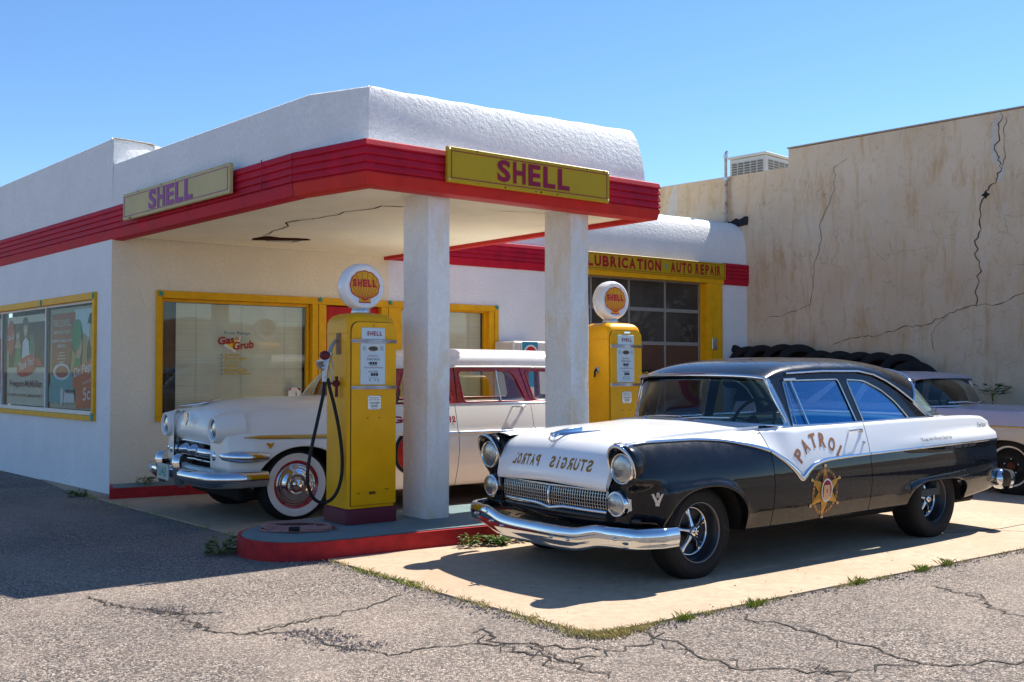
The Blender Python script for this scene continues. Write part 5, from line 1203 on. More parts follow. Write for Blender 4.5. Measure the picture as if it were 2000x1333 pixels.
for s in (-1, 1):
    g = MB(); g.lathe([(0, -.10), (.04, -.095), (.062, -.06), (.066, 0), (.06, .05)], 24, 'X', (nx(.8)-.02, s*.60, .635)); o = g.build('parking_light', MT['chrome'], wg)
    g = MB(); qx = cv([(0, -.665), (.25, -.66), (.5, -.61), (.7, -.52), (1, -.33)]); qy = cv([(0, .62), (.25, .76), (.5, .87), (.7, .925), (1, .945)])
    g.tube([(qx(i/16), s*qy(i/16), .640-.006*i/16) for i in range(17)], lambda q: .016+.040*sqrt(max(0, 1-abs(2*q-.75)**3/2.2)), 12, flat=1.0); g.build('wrap_pod', MT['chrome'], o)
# bumpers, guards, plate
path = []
for i in range(57):
    v = -1+2*i/56; L = abs(v)*1.42
    if L < .80: y, x = L, -.905+.07*(L/.8)**2.2
    else: k = (L-.80)/.62; y = .80+.165*min(1, k*1.9)**.8; x = cv([(0, -.835), (.25, -.76), (.5, -.62), (1, -.36)])(k)
    path.append((x, (1 if v > 0 else -1)*y, .435, .150, 1.25))
path = path[::-1]
PR2 = [(-.02, -.5), (.0, -.50), (.018, -.46), (.030, -.34), (.036, -.26), (.050, -.18), (.058, .02), (.054, .26), (.040, .42), (.016, .50), (-.012, .48)]
fb2 = bumper(wg, path, PR2, 'front_bumper', MT['chrome'])
for y in (-.25, .25):
    g = MB(); rows = []
    for z, xo, w in ((.33, .02, .03), (.345, -.03, .05), (.40, -.055, .058), (.50, -.062, .058), (.56, -.075, .060), (.62, -.06, .055), (.645, -.03, .045), (.65, .02, .03)):
        rows.append([(-.93+xo+.05*abs(q)**2, y+w*q, z) for q in (-1, -.8, -.4, 0, .4, .8, 1)])
    g.grid(rows); g.build('bumper_guard', MT['worn_chrome'], fb2)
g = MB(); g.bbox(-1.01, -.995, -.16, .16, .39, .54, .004); pl_ = g.build('number_plate', paint('plate_white', (.45, .50, .46), .5), wg)
g = MB(); text_to(g, 'U43', -.11, .11, .42, .51, lambda a, b: (-1.012, -a, b), .02); g.build('plate_lettering', MT['teal'], pl_)
# ornaments
g = MB(); rows = []
for x, w, z, h in ((-.86, .004, 1.088, .003), (-.80, .012, 1.092, .010), (-.70, .03, 1.100, .016), (-.60, .055, 1.118, .016), (-.50, .075, 1.145, .010), (-.46, .08, 1.160, .004)): rows.append([(x, -w, z), (x, -w*.4, z+h), (x, 0, z+h*1.3), (x, w*.4, z+h), (x, w, z), (x, 0, z-h)])
g.grid(rows, close_v=True); g.build('hood_ornament', MT['worn_chrome'], wg)
g = MB(); g.poly([[(-.045, .99), (.045, .99), (.05, .93), (0, .87), (-.05, .93)]], lambda a, b: (-.775-.02*(1-b), a, b+.03), (-.012, 0, 0)); g.build('hood_crest', MT['chrome'], wg)
for s in (-1, 1):
    g = MB(); g.poly([[(-.42, .765), (-.37, .75), (-.34, .765), (-.355, .735), (-.38, .70), (-.405, .735)]], lambda a, b: (a+.08, s*(fw(a, b)+.010), b), (0, s*.006, 0)); g.build('fender_badge', MT['worn_chrome'], wg)
zc = cv([(-.6, .815), (.6, .795), (1.8, .782), (4.1, .775)])
for s in (-1, 1):
    surf_ribbon(Pw, s, [-.53+.05*i for i in range(23)], zc, lambda x: .004+.014*sstep(-.53, -.35, x), .016, 'side_moulding', MT['gold_trim'], wg)
    surf_ribbon(Pw, s, [1.80+.1*i for i in range(10)]+[2.79], zc, .014, .014, 'side_moulding', MT['chrome'], wg); surf_ribbon(Pw, s, [2.82+.1*i for i in range(13)], zc, .014, .014, 'side_moulding', MT['chrome'], wg); surf_ribbon(Pw, s, [.63+.1*i for i in range(11)]+[1.78], zc, .014, .014, 'side_moulding', MT['chrome'], wg)
    g = MB(); g.tube([(x, s*(side_rows(Pw, x)[-1][0]-.008), side_rows(Pw, x)[-1][1]+.008) for x in [.70+.1*i for i in range(34)]], .011, 6, flat=.8); g.build('belt_moulding', MT['chrome'], wg)
    for j, xh in enumerate((1.66, 2.66)):
        y = lambda x, z: s*fw(x, z); dd = (wdo if j == 0 else wdo)[0 if s < 0 else 1]
        g = MB(); zz = 1.035; g.tube([(xh-.12, y(xh, zz)+s*.0, zz), (xh-.11, y(xh, zz)+s*.034, zz+.003), (xh-.02, y(xh, zz)+s*.04, zz+.003), (xh+.04, y(xh, zz)+s*.02, zz)], .010, 8); g.lathe([(.02, 0), (.018, .016*s), (0, .02*s)], 12, 'Y', (xh+.03, y(xh, zz), zz-.005)); g.build('handle', MT['chrome'], dd)
g = MB(); text_to(g, '12', 1.70, 1.775, .89, .955, lambda a, b: (a, -(fw(a, b)+.003), b), .04); g.build('door_number', MT['letter_red'], wdo[0])
g = MB(); g.poly([ell(1.2, .60, .20, .22, 36), ell(1.2, .60, .16, .18, 36)], lambda a, b: (a, -(fw(a, b)+.003), b)); g.build('door_emblem', MT['black'], wdo[0])
g = MB(); g.poly([ell(1.2, .60, .158, .178, 36)], lambda a, b: (a, -(fw(a, b)+.003), b)); text_to(g, 'Gas', .98, 1.30, .90, .97, lambda a, b: (a, -(fw(a, b)+.003), b), .04); g.build('door_emblem', MT['letter_red'], wdo[0])
# greenhouse: red frames, windows, white roof
RD = MT['car_red']
railw = [(1.06, 1.472), (1.5, 1.482), (2.5, 1.485), (3.5, 1.475), (3.98, 1.46)]
hA = round_poly([(1.08, 1.10, .03), (1.22, 1.43, .03), (1.74, 1.435, .05), (1.77, 1.10, .04)]); hB = round_poly([(1.93, 1.10, .04), (1.89, 1.435, .06), (2.62, 1.435, .10), (2.77, 1.10, .05)]); hC = round_poly([(2.88, 1.10, .05), (2.79, 1.43, .04), (3.60, 1.43, .08), (3.72, 1.10, .05)])
fr2 = side_frame(Pw, wg, [(.96, 1.075)]+railw+[(4.05, 1.075)], [hA, hB, hC], RD)
for h in (hA, hB, hC): panes(Pw, wg, h, MT['clear_carglass'], RD, r=.008)
for s in (-1, 1):
    g = MB(); g.tube([(a, plane_y(Pw, a, b, s)+s*.004, b) for a, b in ((2.40, 1.435), (2.42, 1.10))], .010, 6); g.build('window_divider', MT['worn_chrome'], wg)
    g = MB(); g.tube([(a, plane_y(Pw, a, b, s)+s*.004, b) for a, b in ((1.845, 1.47), (1.845, 1.08))], .004, 4); g.tube([(a, plane_y(Pw, a, b, s)+s*.004, b) for a, b in ((2.72, 1.47), (2.83, 1.08))], .004, 4); g.build('door_seam', MT['black'], wg, kind='stuff')
rzw = cv(railw)
ru = lambda u: .98+3.04*u
def railfw(u): x = ru(u); z = rzw(x)+.004; return (x, plane_y(Pw, x, z, 1)+.030, z)
czw = cv([(0, 1.565), (.04, 1.61), (.12, 1.648), (.35, 1.678), (.7, 1.672), (.93, 1.64), (1, 1.59)])
rfw, rrw = roof_shell(wg, railfw, lambda u: (.90+3.20*u, czw(u)), MT['car_white'], p=(.38, .62))
g = MB(); g.tube([(x, -y, z-.012) for x, y, z in [railfw(i/20) for i in range(21)]], .010, 6); g.tube([(x, y, z-.012) for x, y, z in [railfw(i/20) for i in range(21)]], .010, 6) if False else None; g.build('drip_rail', MT['car_white'], wg)
for s in (-1, 1):
    g = MB(); g.poly([[(.93, 1.06), (1.03, 1.50), (1.12, 1.50), (1.06, 1.06)]], lambda a, b: (a, plane_y(Pw, a, b, s), b), (0, -s*.05, 0)); g.build('front_pillar', RD, wg)
# rear end glass and pillars
g = MB(); g.poly([[(-.70, 1.08), (.70, 1.08), (.62, 1.47), (-.62, 1.47)], [(-.60, 1.13), (.60, 1.13), (.55, 1.42), (-.55, 1.42)]], lambda a, b: (4.09-(b-1.08)*.2, a, b), (-.03, 0, 0)); g.build('tailgate_frame', RD, wg)
bench(wg, 1.35, .45, .66, MT['seat_red'], .42); bench(wg, 2.25, .45, .66, MT['seat_red'], .40)
g = MB(); g.box(.8, 1.1, -.7, .7, .85, 1.05); g.build('dashboard', MT['interior'], wg, bevel=.03); steering(wg, 1.25, -.36, 1.10, .20)
g = MB(); g.box(.7, 4.0, -.78, .78, .38, .45); g.build('floor_pan', MT['interior'], wg); g = MB(); g.bbox(-.5, 4.0, -.68, .68, .20, .37, .03); g.build('underbody', MT['under'], wg)
for xc in (.03, 2.93):
    for s in (-1, 1): g = MB(); n = 14; g.grid([[(xc-.48*cos(pi*k/n), s*yy, .30+.47*sin(pi*k/n)) for k in range(n+1)] for yy in (.86, .5)]); g.grid([[(xc-.48*cos(pi*k/n), s*.5, .28) for k in range(n+1)], [(xc-.48*cos(pi*k/n), s*.5, .30+.47*sin(pi*k/n)) for k in range(n+1)]]); g.build('wheel_well', MT['under'], wg); wheel(wg, xc-.03 if xc < 1 else xc, s*.735, .345, s, .352, .09, 'white', .225)
path = [(4.22-.08*abs(-1+2*i/30)**2-(.30*max(0, abs(-1+2*i/30)-.85)/.15), (-1+2*i/30)*.96, .46, .15, 1.2) for i in range(31)]
bumper(wg, path, PR2, 'rear_bumper', MT['chrome'])

# ------------------------------------------------------------------ lilac and sand coupe at the right edge
TP = radians(125)
lc = thing('parked_car', 'lilac over sand coloured fifties car facing right, behind the tail of the patrol car', 'car', (6.413, 12.28, 0), TP)
Wl = cv([(-.95, .88), (-.4, .94), (0, .955), (3, .955), (4.2, .93)])
AL, AL2 = (0, .42), (3.0, .42)
b1 = arch_z(.30, .64, 0, .42, 2.2); b2 = arch_z(.30, .60, 3.0, .42, 2.4)
def z0l(x):
    if abs(x) < .42: return b1(x)
    if abs(x-3) < .42: return b2(x)
    return .30 if x > 0 else .34
def fl(x, z): k = (z-.62); return Wl(x)*(1-.16*max(0, k/.4)**2.2) if k > 0 else Wl(x)*(1-.05*(k/.3)**2)
Pl = dict(z0=z0l, zs=cv([(-1, .79), (4.3, .80)]), zb=cv([(-1, .95), (0, .965), (1, .98), (4.3, .98)]), f=fl, wd=lambda x: 1, yh=cv([(-1, .7), (1, .7)]), zh=cv([(-1, .95), (1, .97)]), arches=[AL, AL2], gy0=.80, gz0=.98, gk=.42, arc=.01)
side_panel(Pl, lc, 'front_fender', -.95, .92, MT['car_tan'], MT['car_lilac']); side_panel(Pl, lc, 'door', .928, 2.1, MT['car_tan'], MT['car_lilac']); side_panel(Pl, lc, 'rear_quarter', 2.108, 4.2, MT['car_tan'], MT['car_lilac'])
for s in (-1, 1): surf_ribbon(Pl, s, [-.94+.1*i for i in range(52)], Pl['zs'], .008, .012, 'side_moulding', MT['gold_trim'], lc)
for nm, xa, xb in (('hood', -.95, .90), ('trunk_lid', 3.0, 4.2)):
    g = MB(); rows = []
    for i in range(17):
        x = xa+(xb-xa)*i/16; R_ = side_rows(Pl, x)[-1]; rows.append([(x+(.35*abs(v)**3*sstep(.5, .9, x) if nm == 'hood' else 0), (R_[0]-.012)*v, R_[1]-.01-.025*sin(pi*min(1, abs(v)*1.0))+.045*(1-v*v)) for v in V25])
    g.grid(rows); g.build(nm, MT['car_lilac'], lc)
for x, nm in ((-.95, 'front_panel'), (4.2, 'tail_panel')):
    g = MB(); g.grid([[(x+(-.05 if x < 0 else .05)*(1-v*v), y*v, z) for v in V25] for y, z in side_rows(Pl, x)]); g.build(nm, MT['car_tan'], lc)
def lb(v): q = abs(v); return (.90+.42*q**3, .80*v, 1.00-.02*q)
def lt(v): q = abs(v); return (1.33+.05*q**3, .60*v, 1.355-.03*q**2)
glass_loft(lc, lb, lt, MT['carglass'])
for s in (-1, 1):
    hL = round_poly([(1.42, 1.01, .03), (1.45, 1.31, .05), (1.95, 1.33, .03), (2.10, 1.01, .03)]); hR = round_poly([(2.18, 1.01, .03), (2.05, 1.33, .03), (2.45, 1.31, .06), (2.78, 1.01, .03)])
    if s < 0: continue
side_frame(Pl, lc, [(1.30, .975), (1.38, 1.34), (2.0, 1.37), (2.5, 1.345), (3.0, .975)], [hL, hR], MT['car_lilac']); panes(Pl, lc, hL, MT['carglass'], MT['chrome']); panes(Pl, lc, hR, MT['carglass'], MT['chrome'])
rl = cv([(1.34, 1.325), (1.6, 1.36), (2.1, 1.365), (2.55, 1.33)])
roof_shell(lc, lambda u: (1.34+1.25*u, plane_y(Pl, 0, rl(1.34+1.25*u), 1)+.012, rl(1.34+1.25*u)), lambda u: (1.28+1.42*u, cv([(0, 1.36), (.1, 1.395), (.5, 1.43), (1, 1.38)])(u)), MT['car_lilac'], p=(.5, .8))
def rb3(v): return (3.15-.25*abs(v)**3, .76*v, .985)
def rt3(v): return (2.68-.12*abs(v)**3, .62*v, 1.375-.05*abs(v)**3)
glass_loft(lc, rb3, rt3, MT['carglass'], 'rear_window')
for y0, y1 in ((.05, .50), (-.45, -.02)):
    g = MB(); g.tube([(lb(y0/.8)[0]-.06, y0, 1.02), (lb(y0/.8)[0]-.03, (y0+y1)/2, 1.045), (lb(y1/.8)[0]-.025, y1, 1.035)], .009, 6); g.build('wiper', MT['worn_chrome'], lc)
bench(lc, 1.75, .40, .64, MT['interior'], .40); g = MB(); g.box(1.0, 1.35, -.7, .7, .78, .96); g.build('dashboard', MT['interior'], lc, bevel=.03); steering(lc, 1.50, .0-.36, 1.0, .20)
g = MB(); g.box(.9, 3.0, -.8, .8, .36, .42); g.bbox(-.8, 4.0, -.7, .7, .22, .36, .03); g.build('underbody', MT['under'], lc)
for xc in (0, 3.0):
    for s in (-1, 1): g = MB(); n = 14; g.grid([[(xc-.43*cos(pi*k/n), s*yy, .30+.42*sin(pi*k/n)) for k in range(n+1)] for yy in (.88, .5)]); g.grid([[(xc-.43*cos(pi*k/n), s*.5, .28) for k in range(n+1)], [(xc-.43*cos(pi*k/n), s*.5, .30+.42*sin(pi*k/n)) for k in range(n+1)]]); g.build('wheel_well', MT['under'], lc); wheel(lc, xc, s*.76, .335, s, .345, .09, 'steel', .205)
for s in (-1, 1): o = headlamp(lc, -.99, s*.70, .70, .09, s); 
path = [(-1.06+.08*abs(-1+2*i/30)**2+(.30*max(0, abs(-1+2*i/30)-.85)/.15), -(-1+2*i/30)*.96, .45, .15, 1.2) for i in range(31)]
bumper(lc, path, PR2, 'front_bumper', MT['chrome'])
# silver car end glimpsed behind it
sc_ = thing('parked_car', 'dull silver car, only its long flank showing at the right edge behind the lilac car', 'car', (8.4, 14.45, 0), radians(-44))
Ps = dict(z0=lambda x: (b1(x-.95) if abs(x-.95) < .42 else .30), zs=cv([(-1, .80), (5, .80)]), zb=cv([(-1, 1.02), (0, 1.05), (5, 1.06)]), f=lambda x, z: .90*(1-.10*max(0, (z-.62)/.45)**2)*(.93+.07*sstep(0, .4, x)), wd=lambda x: 1, yh=lambda x: .7, zh=lambda x: 1, arches=[(.95, .42)], gy0=.8, gz0=1.05, gk=.4)
side_panel(Ps, sc_, 'body_side', 0, 4.6, MT['car_silver'], MT['car_silver'])
g = MB(); g.grid([[(x, .83*v, 1.045+.03*(1-v*v)+.004*i) for v in V25] for i, x in enumerate((0, .5, 1.2, 2.0))]); g.build('trunk_lid', MT['car_silver'], sc_)
for x in (0, 4.6): g = MB(); g.grid([[(x, y*v, z) for v in V25] for y, z in side_rows(Ps, x)]); g.build('end_panel', MT['car_silver'], sc_)
g = MB(); rows = [[(x, y, z) for y, z in ((-.8, 1.06), (-.60, h), (.60, h), (.8, 1.06))] for x, h in ((2.0, 1.07), (2.5, 1.38), (3.6, 1.42), (4.3, 1.07))]; g.grid(rows); g.build('roof', MT['car_silver'], sc_)
for s in (-1, 1): wheel(sc_, .95, s*.74, .32, s, .325, .09, 'steel', .19); wheel(sc_, 3.9, s*.74, .32, s, .325, .09, 'steel', .19)
g = MB(); g.poly([[(.25, .90), (.36, .99), (.39, .93), (.55, .93), (.44, .88), (.36, .90)]], lambda a, b: (a, -(Ps['f'](a, b)+.004), b)); g.poly([[(.40, .95), (.50, .99), (.62, .97), (.52, .94)]], lambda a, b: (a, -(Ps['f'](a, b)+.004), b)); g.build('flank_emblem', MT['black'], sc_)
# ------------------------------------------------------------------ gas pumps
MT['pump_yellow'] = paint('pump_yellow_enamel', (.82, .385, .001), .35, sc=4, var=.12, coat=.0, dirt=((.42, .22, .02), .70, 3))
MT['maroon'] = paint('maroon_paint', (.13, .018, .03), .55, sc=6, dirt=((.22, .10, .08), .66, 5))
MT['globe'] = paint('milk_glass', (.80, .80, .80), .15, var=.04, coat=.6)
MT['pecten_yellow'] = paint('pecten_yellow', (.74, .36, .015), .4); MT['pecten_red'] = paint('pecten_red', (.52, .02, .035), .4); MT['metal_grey'] = paint('nozzle_metal', (.42, .42, .41), .35, metal=.85, sc=20, dirt=((.12, .10, .09), .6, 20))
MT['hose'] = paint('black_hose', (.012, .012, .013), .55); MT['rust_metal'] = paint('rusty_plate', (.30, .16, .10), .6, sc=20, var=.4)
def rrect(x0, x1, y0, y1, r, n=6):
    out = []
    for cx, cy, a0 in ((x1-r, y0+r, -pi/2), (x1-r, y1-r, 0), (x0+r, y1-r, pi/2), (x0+r, y0+r, pi)):
        for k in range(n+1): a = a0+pi/2*k/n; out.append((cx+r*cos(a), cy+r*sin(a)))
    return out
def pump(label, loc, rz, nozzle):
    t = thing('gas_pump', label, 'gas pump', loc, rz, 'yellow gas pumps on the island'); hw, hd = .228, .215
    g = MB(); L = []
    for z, k in ((0, .018), (.10, .018), (.125, .010), (.13, -.01)): L.append([(x, y, z) for x, y in rrect(-hw-k, hw+k, -hd-k, hd+k, .05)])
    g.grid(L, close_v=True); g.add(L[-1], [tuple(range(len(L[-1])))], False); g.build('base', MT['maroon'], t)
    g = MB(); L = []
    for z, k in ((.131, 0), (.6, 0), (1.2, 0), (1.64, 0), (1.69, -.002), (1.725, -.012), (1.752, -.035), (1.768, -.075), (1.775, -.14)): L.append([(x, y, z) for x, y in rrect(-hw-k, hw+k, -hd-k, hd+k, .045 if z < 1.7 else .05)])
    g.grid(L, close_v=True); g.add(L[-1], [tuple(range(len(L[-1])))], False); body = g.build('body', MT['pump_yellow'], t)
    # proud front door panel with arched top and dark gap
    P_ = [(-hw+.022, .16), (hw-.012, .16), (hw-.012, 1.60)]+[(cos(a)*(hw-.017)+.005, 1.60+.095*sin(a)**.8) for a in [pi*k/20 for k in range(1, 20)]]+[(-hw+.022, 1.60)]
    P_ = round_poly([(-hw+.022, .16, .004), (hw-.012, .16, .004), (hw-.012, 1.69, .08), (-hw+.022, 1.69, .08)], n=7)
    g = MB(); g.poly([[((a-.005)*1.022+.005, (b-.9)*1.006+.9) for a, b in P_]], flat(-hd-.003), (0, .004, 0)); g.build('door_gap', MT['black'], t)
    g = MB(); g.poly([P_], flat(-hd-.016), (0, .018, 0)); g.build('front_panel', MT['pump_yellow'], t, bevel=.004)
    g = MB(); yb = -hd-.016
    for k in (-1, 1):
        rows = []
        for zz, o in ((0, .0),): pass
    # side top band seam
    g.tube([(x, y, 1.60) for x, y in rrect(-hw-.001, hw+.001, -hd-.001, hd+.001, .045)][8:-2], .003, 5); g.build('seam', MT['pump_yellow'], t)
    y = -hd-.017; dx0, dx1 = -.118, .105
    g = MB(); g.bbox(dx0, dx1, y-.006, y+.004, 1.545, 1.645, .004); f = g.build('name_window', MT['blue_grey_glass'], t)
    for i, ch in enumerate('SHELL'): g = MB(); text_to(g, ch, -.068+i*.030, -.068+i*.030+.022, 1.578, 1.615, flat(y-.0075), .04); g.build('letter', MT['sign_red'], f)
    g = MB(); g.bbox(dx0-.010, dx1+.004, y-.005, y+.004, 1.165, 1.518, .004); f = g.build('dial_window', MT['blue_grey_glass'], t); y2 = y-.0062
    g = MB(); g.poly([ell(-.008, 1.468, .052, .026, 28), ell(-.008, 1.468, .045, .020, 28)], flat(y2)); g.build('meter_ring', MT['chrome'], f)
    g = MB(); g.poly([ell(-.008, 1.468, .044, .019, 28)], flat(y2-.0004)); g.build('meter', MT['interior'], f)
    K = MT['blackpaint']; RR = MT['letter_red']
    def tt(s, a, b, c, d, m=K, off=.0): g = MB(); text_to(g, s, a, b, c, d, flat(y2), off); g.build('dial_print', m, f, kind='stuff')
    tt('THIS SALE', -.072, .052, 1.370, 1.388, K, .005); tt('$', -.055, -.043, 1.335, 1.355, K); tt('GALLONS', -.055, .035, 1.268, 1.281); tt('SHELL MOTOR', -.058, .038, 1.402, 1.412, RR, .01); tt('VOID IF LEAVING THIS ISLAND', -.10, .085, 1.303, 1.313, RR, .01); tt('THIS BULK', -.04, .03, 1.322, 1.330)
    tt('PRICE PER GAL', -.05, .04, 1.218, 1.225); tt('9 . 7 2', -.05, .05, 1.195, 1.210, K, .01); tt('COST', -.110, -.075, 1.478, 1.486); tt('MUST', -.110, -.075, 1.466, 1.474); tt('BE PAID', -.110, -.072, 1.454, 1.462); tt('MONEY', .055, .092, 1.478, 1.486); tt('FOR', .058, .085, 1.466, 1.474); tt('BOARD', .055, .092, 1.454, 1.462)
    for k in range(3):
        for z, h in ((1.334, .022), (1.238, .024)): g = MB(); g.box(-.030+k*.024+.01*(z < 1.3)-.01, -.030+k*.024+.018+.01*(z < 1.3)-.01, y2-.001, y2+.001, z, z+h); g.build('counter_wheel', K, f)
    for z in (1.530, 1.140):
        for q in (-1, 0, 1): g = MB(); g.tube([(-hw+.020, y+.004, z+q*.010), (-hw+.024, y-.010, z+q*.010), (0, y-.013, z+q*.010), (hw-.014, y-.010, z+q*.010), (hw-.010, y+.006, z+q*.010)], .0055, 6, flat=.8); g.build('chrome_rail', MT['chrome'], t)
    g = MB(); g.bbox(-.056, .068, y-.004, y+.004, .955, 1.072, .002); f = g.build('notice_plate', MT['alum'], t); K = MT['blackpaint']; y2 = y-.0055
    for s, a, b, c, d in (('FOR USE AS A', -.042, .052, 1.050, 1.060), ('MOTOR FUEL ONLY', -.046, .056, 1.032, 1.042), ('CONTAINS', -.042, .054, 1.003, 1.020), ('LEAD', -.027, .040, .976, .997), ('(TETRAETHYL)', -.03, .042, .962, .969)): g = MB(); text_to(g, s, a, b, c, d, flat(y2), .015); g.build('plate_print', K, f, kind='stuff')
    for a in (-.050, .062):
        for b in (.961, 1.066): g = MB(); g.lathe([(0, -.004), (.003, -.003), (.0035, 0)], 8, 'Y', (a, y2, b)); g.build('screw', MT['black'], f)
    g = MB(); g.bbox(-.04, .02, y-.004, y+.004, .245, .268, .002); f = g.build('maker_plate', MT['rust'], t); g = MB(); text_to(g, 'TOKHEIM', -.033, .013, .25, .263, flat(y-.0055), .01); g.build('plate_print', MT['gold_letter'], f)
    for a, b in ((-.055, .885), (.055, .885), (.12, .28), (.14, .28), (-.13, .26), (-.15, .26), (0, 1.665)): g = MB(); g.lathe([(0, -.003), (.005, -.002), (.006, .001)], 8, 'Y', (a, y, b)); g.build('bolt', MT['rust'], t)
    # globe
    g = MB(); g.lathe([(.075, 1.765), (.085, 1.78), (.08, 1.80), (.07, 1.825), (.06, 1.83)], 28, 'Z'); g.build('globe_collar', MT['alum'], t)
    zc_ = 2.005; g = MB(); prof = [(0, -.060), (.150, -.060), (.158, -.066), (.170, -.070), (.188, -.060), (.200, -.035), (.204, 0), (.200, .035), (.188, .060), (.170, .070), (.158, .066), (.15, .060), (0, .060)]
    g.lathe([(r, h*1.15) for r, h in prof], 48, 'Y', (0, 0, zc_)); gl = g.build('globe', MT['globe'], t)
    for sgn in ((-1,) if False else (-1, 1)):
        yy = sgn*.0705
        def fn(a, b, yy=yy, sgn=sgn): return (a*(-sgn), yy, b)
        def shell(k, dz=0):
            P = []; n = 9; top = []
            for i in range(n*5+1):
                a = radians(-42+264*i/(n*5)); sc = 1+.045*abs(sin(pi*n*i/(n*5)))
                P.append((.140*k*sc*cos(a), zc_+.006+.128*k*sc*sin(a)))
            P = [p for p in P]; P += [(-.052*k, zc_-.105*k), (-.060*k, zc_-.142*k), (.060*k, zc_-.142*k), (.052*k, zc_-.105*k)]
            return P
        g = MB(); g.poly([shell(1.0)], fn); g.build('pecten_edge', MT['pecten_red'], gl)
        yy2 = sgn*.0715; fn2 = lambda a, b: (a*(-sgn), yy2, b)
        g = MB(); g.poly([shell(.93)], fn2); g.build('pecten', MT['pecten_yellow'], gl)
        yy3 = sgn*.0722; fn3 = lambda a, b: (a*(-sgn), yy3, b)
        for i in range(10):
            a = radians(-28+236*i/9); p0 = (.010*cos(a), zc_-.120); p1 = (.128*cos(a), zc_+.006+.116*sin(a)); d_ = Vector((p1[0]-p0[0], p1[1]-p0[1])).normalized(); nn = (-d_.y*.0024, d_.x*.0024)
            g = MB(); g.poly([[(p0[0]-nn[0], p0[1]-nn[1]), (p1[0]-nn[0], p1[1]-nn[1]), (p1[0]+nn[0], p1[1]+nn[1]), (p0[0]+nn[0], p0[1]+nn[1])]], fn3); g.build('pecten_rib', MT['pecten_red'], gl)
        yy4 = sgn*.0732
        for i, ch in enumerate('SHELL'):
            g = MB(); g.mat(MT['pecten_red'])
            text_to(g, ch, -.118+i*.048, -.118+i*.048+.040, zc_-.004, zc_+.062, lambda a, b: (a*(-sgn) if sgn > 0 else a, yy4, b), .07) if sgn < 0 else text_to(g, ch, -.118+i*.048, -.118+i*.048+.040, zc_-.004, zc_+.062, lambda a, b: (-a, yy4, b), .07)
            g.build('letter', MT['pecten_red'], gl)
    x = -hw
    if nozzle == 'left':
        g = MB(); g.bbox(x-.012, x+.002, -.075, -.005, 1.42, 1.60, .004); g.build('nozzle_plate', MT['rust_metal'], t)
        g = MB(); g.tube([(x-.005, -.04, 1.545), (x-.035, -.045, 1.535), (x-.070, -.06, 1.50), (x-.10, -.075, 1.45), (x-.115, -.085, 1.41)], lambda q: .012+.006*q, 10); g.build('spout', MT['metal_grey'], t)
        g = MB(); g.lathe([(0, -.045), (.032, -.035), (.040, 0), (.034, .035), (0, .045)], 16, 'Y', (x-.155, -.09, 1.41)); g.build('nozzle_cap', MT['maroon'], t)
        g = MB(); g.tube([(x-.11, -.085, 1.43), (x-.135, -.09, 1.37), (x-.15, -.09, 1.28), (x-.158, -.09, 1.19)], lambda q: .030-.008*q, 12); g.tube([(x-.19, -.09, 1.30), (x-.15, -.09, 1.32)], .020, 10); g.build('nozzle', MT['metal_grey'], t)
        g = MB(); g.tube([(x-.10, -.09, 1.39), (x-.075, -.09, 1.30), (x-.085, -.09, 1.20), (x-.13, -.09, 1.185)], .007, 6); g.tube([(x-.12, -.09, 1.34), (x-.105, -.09, 1.27), (x-.12, -.09, 1.22)], .005, 6); g.build('trigger_guard', MT['metal_grey'], t)
        g = MB(); g.box(x-.09, x, -.065, -.045, 1.165, 1.185); g.box(x-.04, x-.02, -.065, -.045, 1.06, 1.235); g.bbox(x-.06, x-.01, -.07, -.04, 1.15, 1.20, .004); g.build('nozzle_hook', MT['maroon'], t)
        # hose: from the nozzle down and back up to the pump
        hp = [(x-.158, -.09, 1.19), (x-.175, -.10, 1.08), (x-.225, -.115, .90), (x-.280, -.13, .70), (x-.325, -.14, .50), (x-.330, -.145, .36), (x-.285, -.15, .245), (x-.195, -.15, .195), (x-.10, -.15, .235), (x-.040, -.15, .35), (x-.022, -.15, .52), (x-.040, -.14, .75), (x-.080, -.125, .97), (x-.118, -.11, 1.13), (x-.135, -.10, 1.22)]
        out = []
        for i in range(len(hp)-1):
            p0, p1, p2, p3 = [Vector(hp[max(0, min(len(hp)-1, i+k))]) for k in (-1, 0, 1, 2)]
            for q in range(6): u = q/6; out.append(.5*((2*p1)+(-p0+p2)*u+(2*p0-5*p1+4*p2-p3)*u*u+(-p0+3*p1-3*p2+p3)*u**3))
        out.append(Vector(hp[-1])); g = MB(); g.tube(out, .0145, 10); g.build('hose', MT['hose'], t)
    else:
        g = MB(); g.lathe([(.034, 0), (.034, -.010), (.028, -.014), (0, -.014)], 24, 'X', (x, -.05, 1.29)); g.build('nozzle_plate', MT['metal_grey'], t)
        g = MB(); g.tube([(x-.014, -.05, 1.30), (x-.04, -.055, 1.275), (x-.045, -.06, 1.235), (x-.06, -.075, 1.225)], .010, 8); g.build('latch', MT['black'], t)
        g = MB(); g.tube([(hw, -.05, 1.47), (hw+.035, -.06, 1.47), (hw+.055, -.065, 1.43), (hw+.06, -.07, 1.38)], .010, 8); g.build('nozzle_hook', MT['metal_grey'], t)
        g = MB(); g.bbox(-.04, .045, y-.016, y+.002, 1.658, 1.680, .005); g.build('lamp_bar', MT['chrome'], t)
    return t
pump('front yellow gas pump with its hose looped beside the whitewall tyre', (-1.306, 8.834, .150), radians(36.9), 'left')
pump('rear yellow gas pump standing just past the second column', (1.02, 10.58, .150), radians(36.9), 'right')

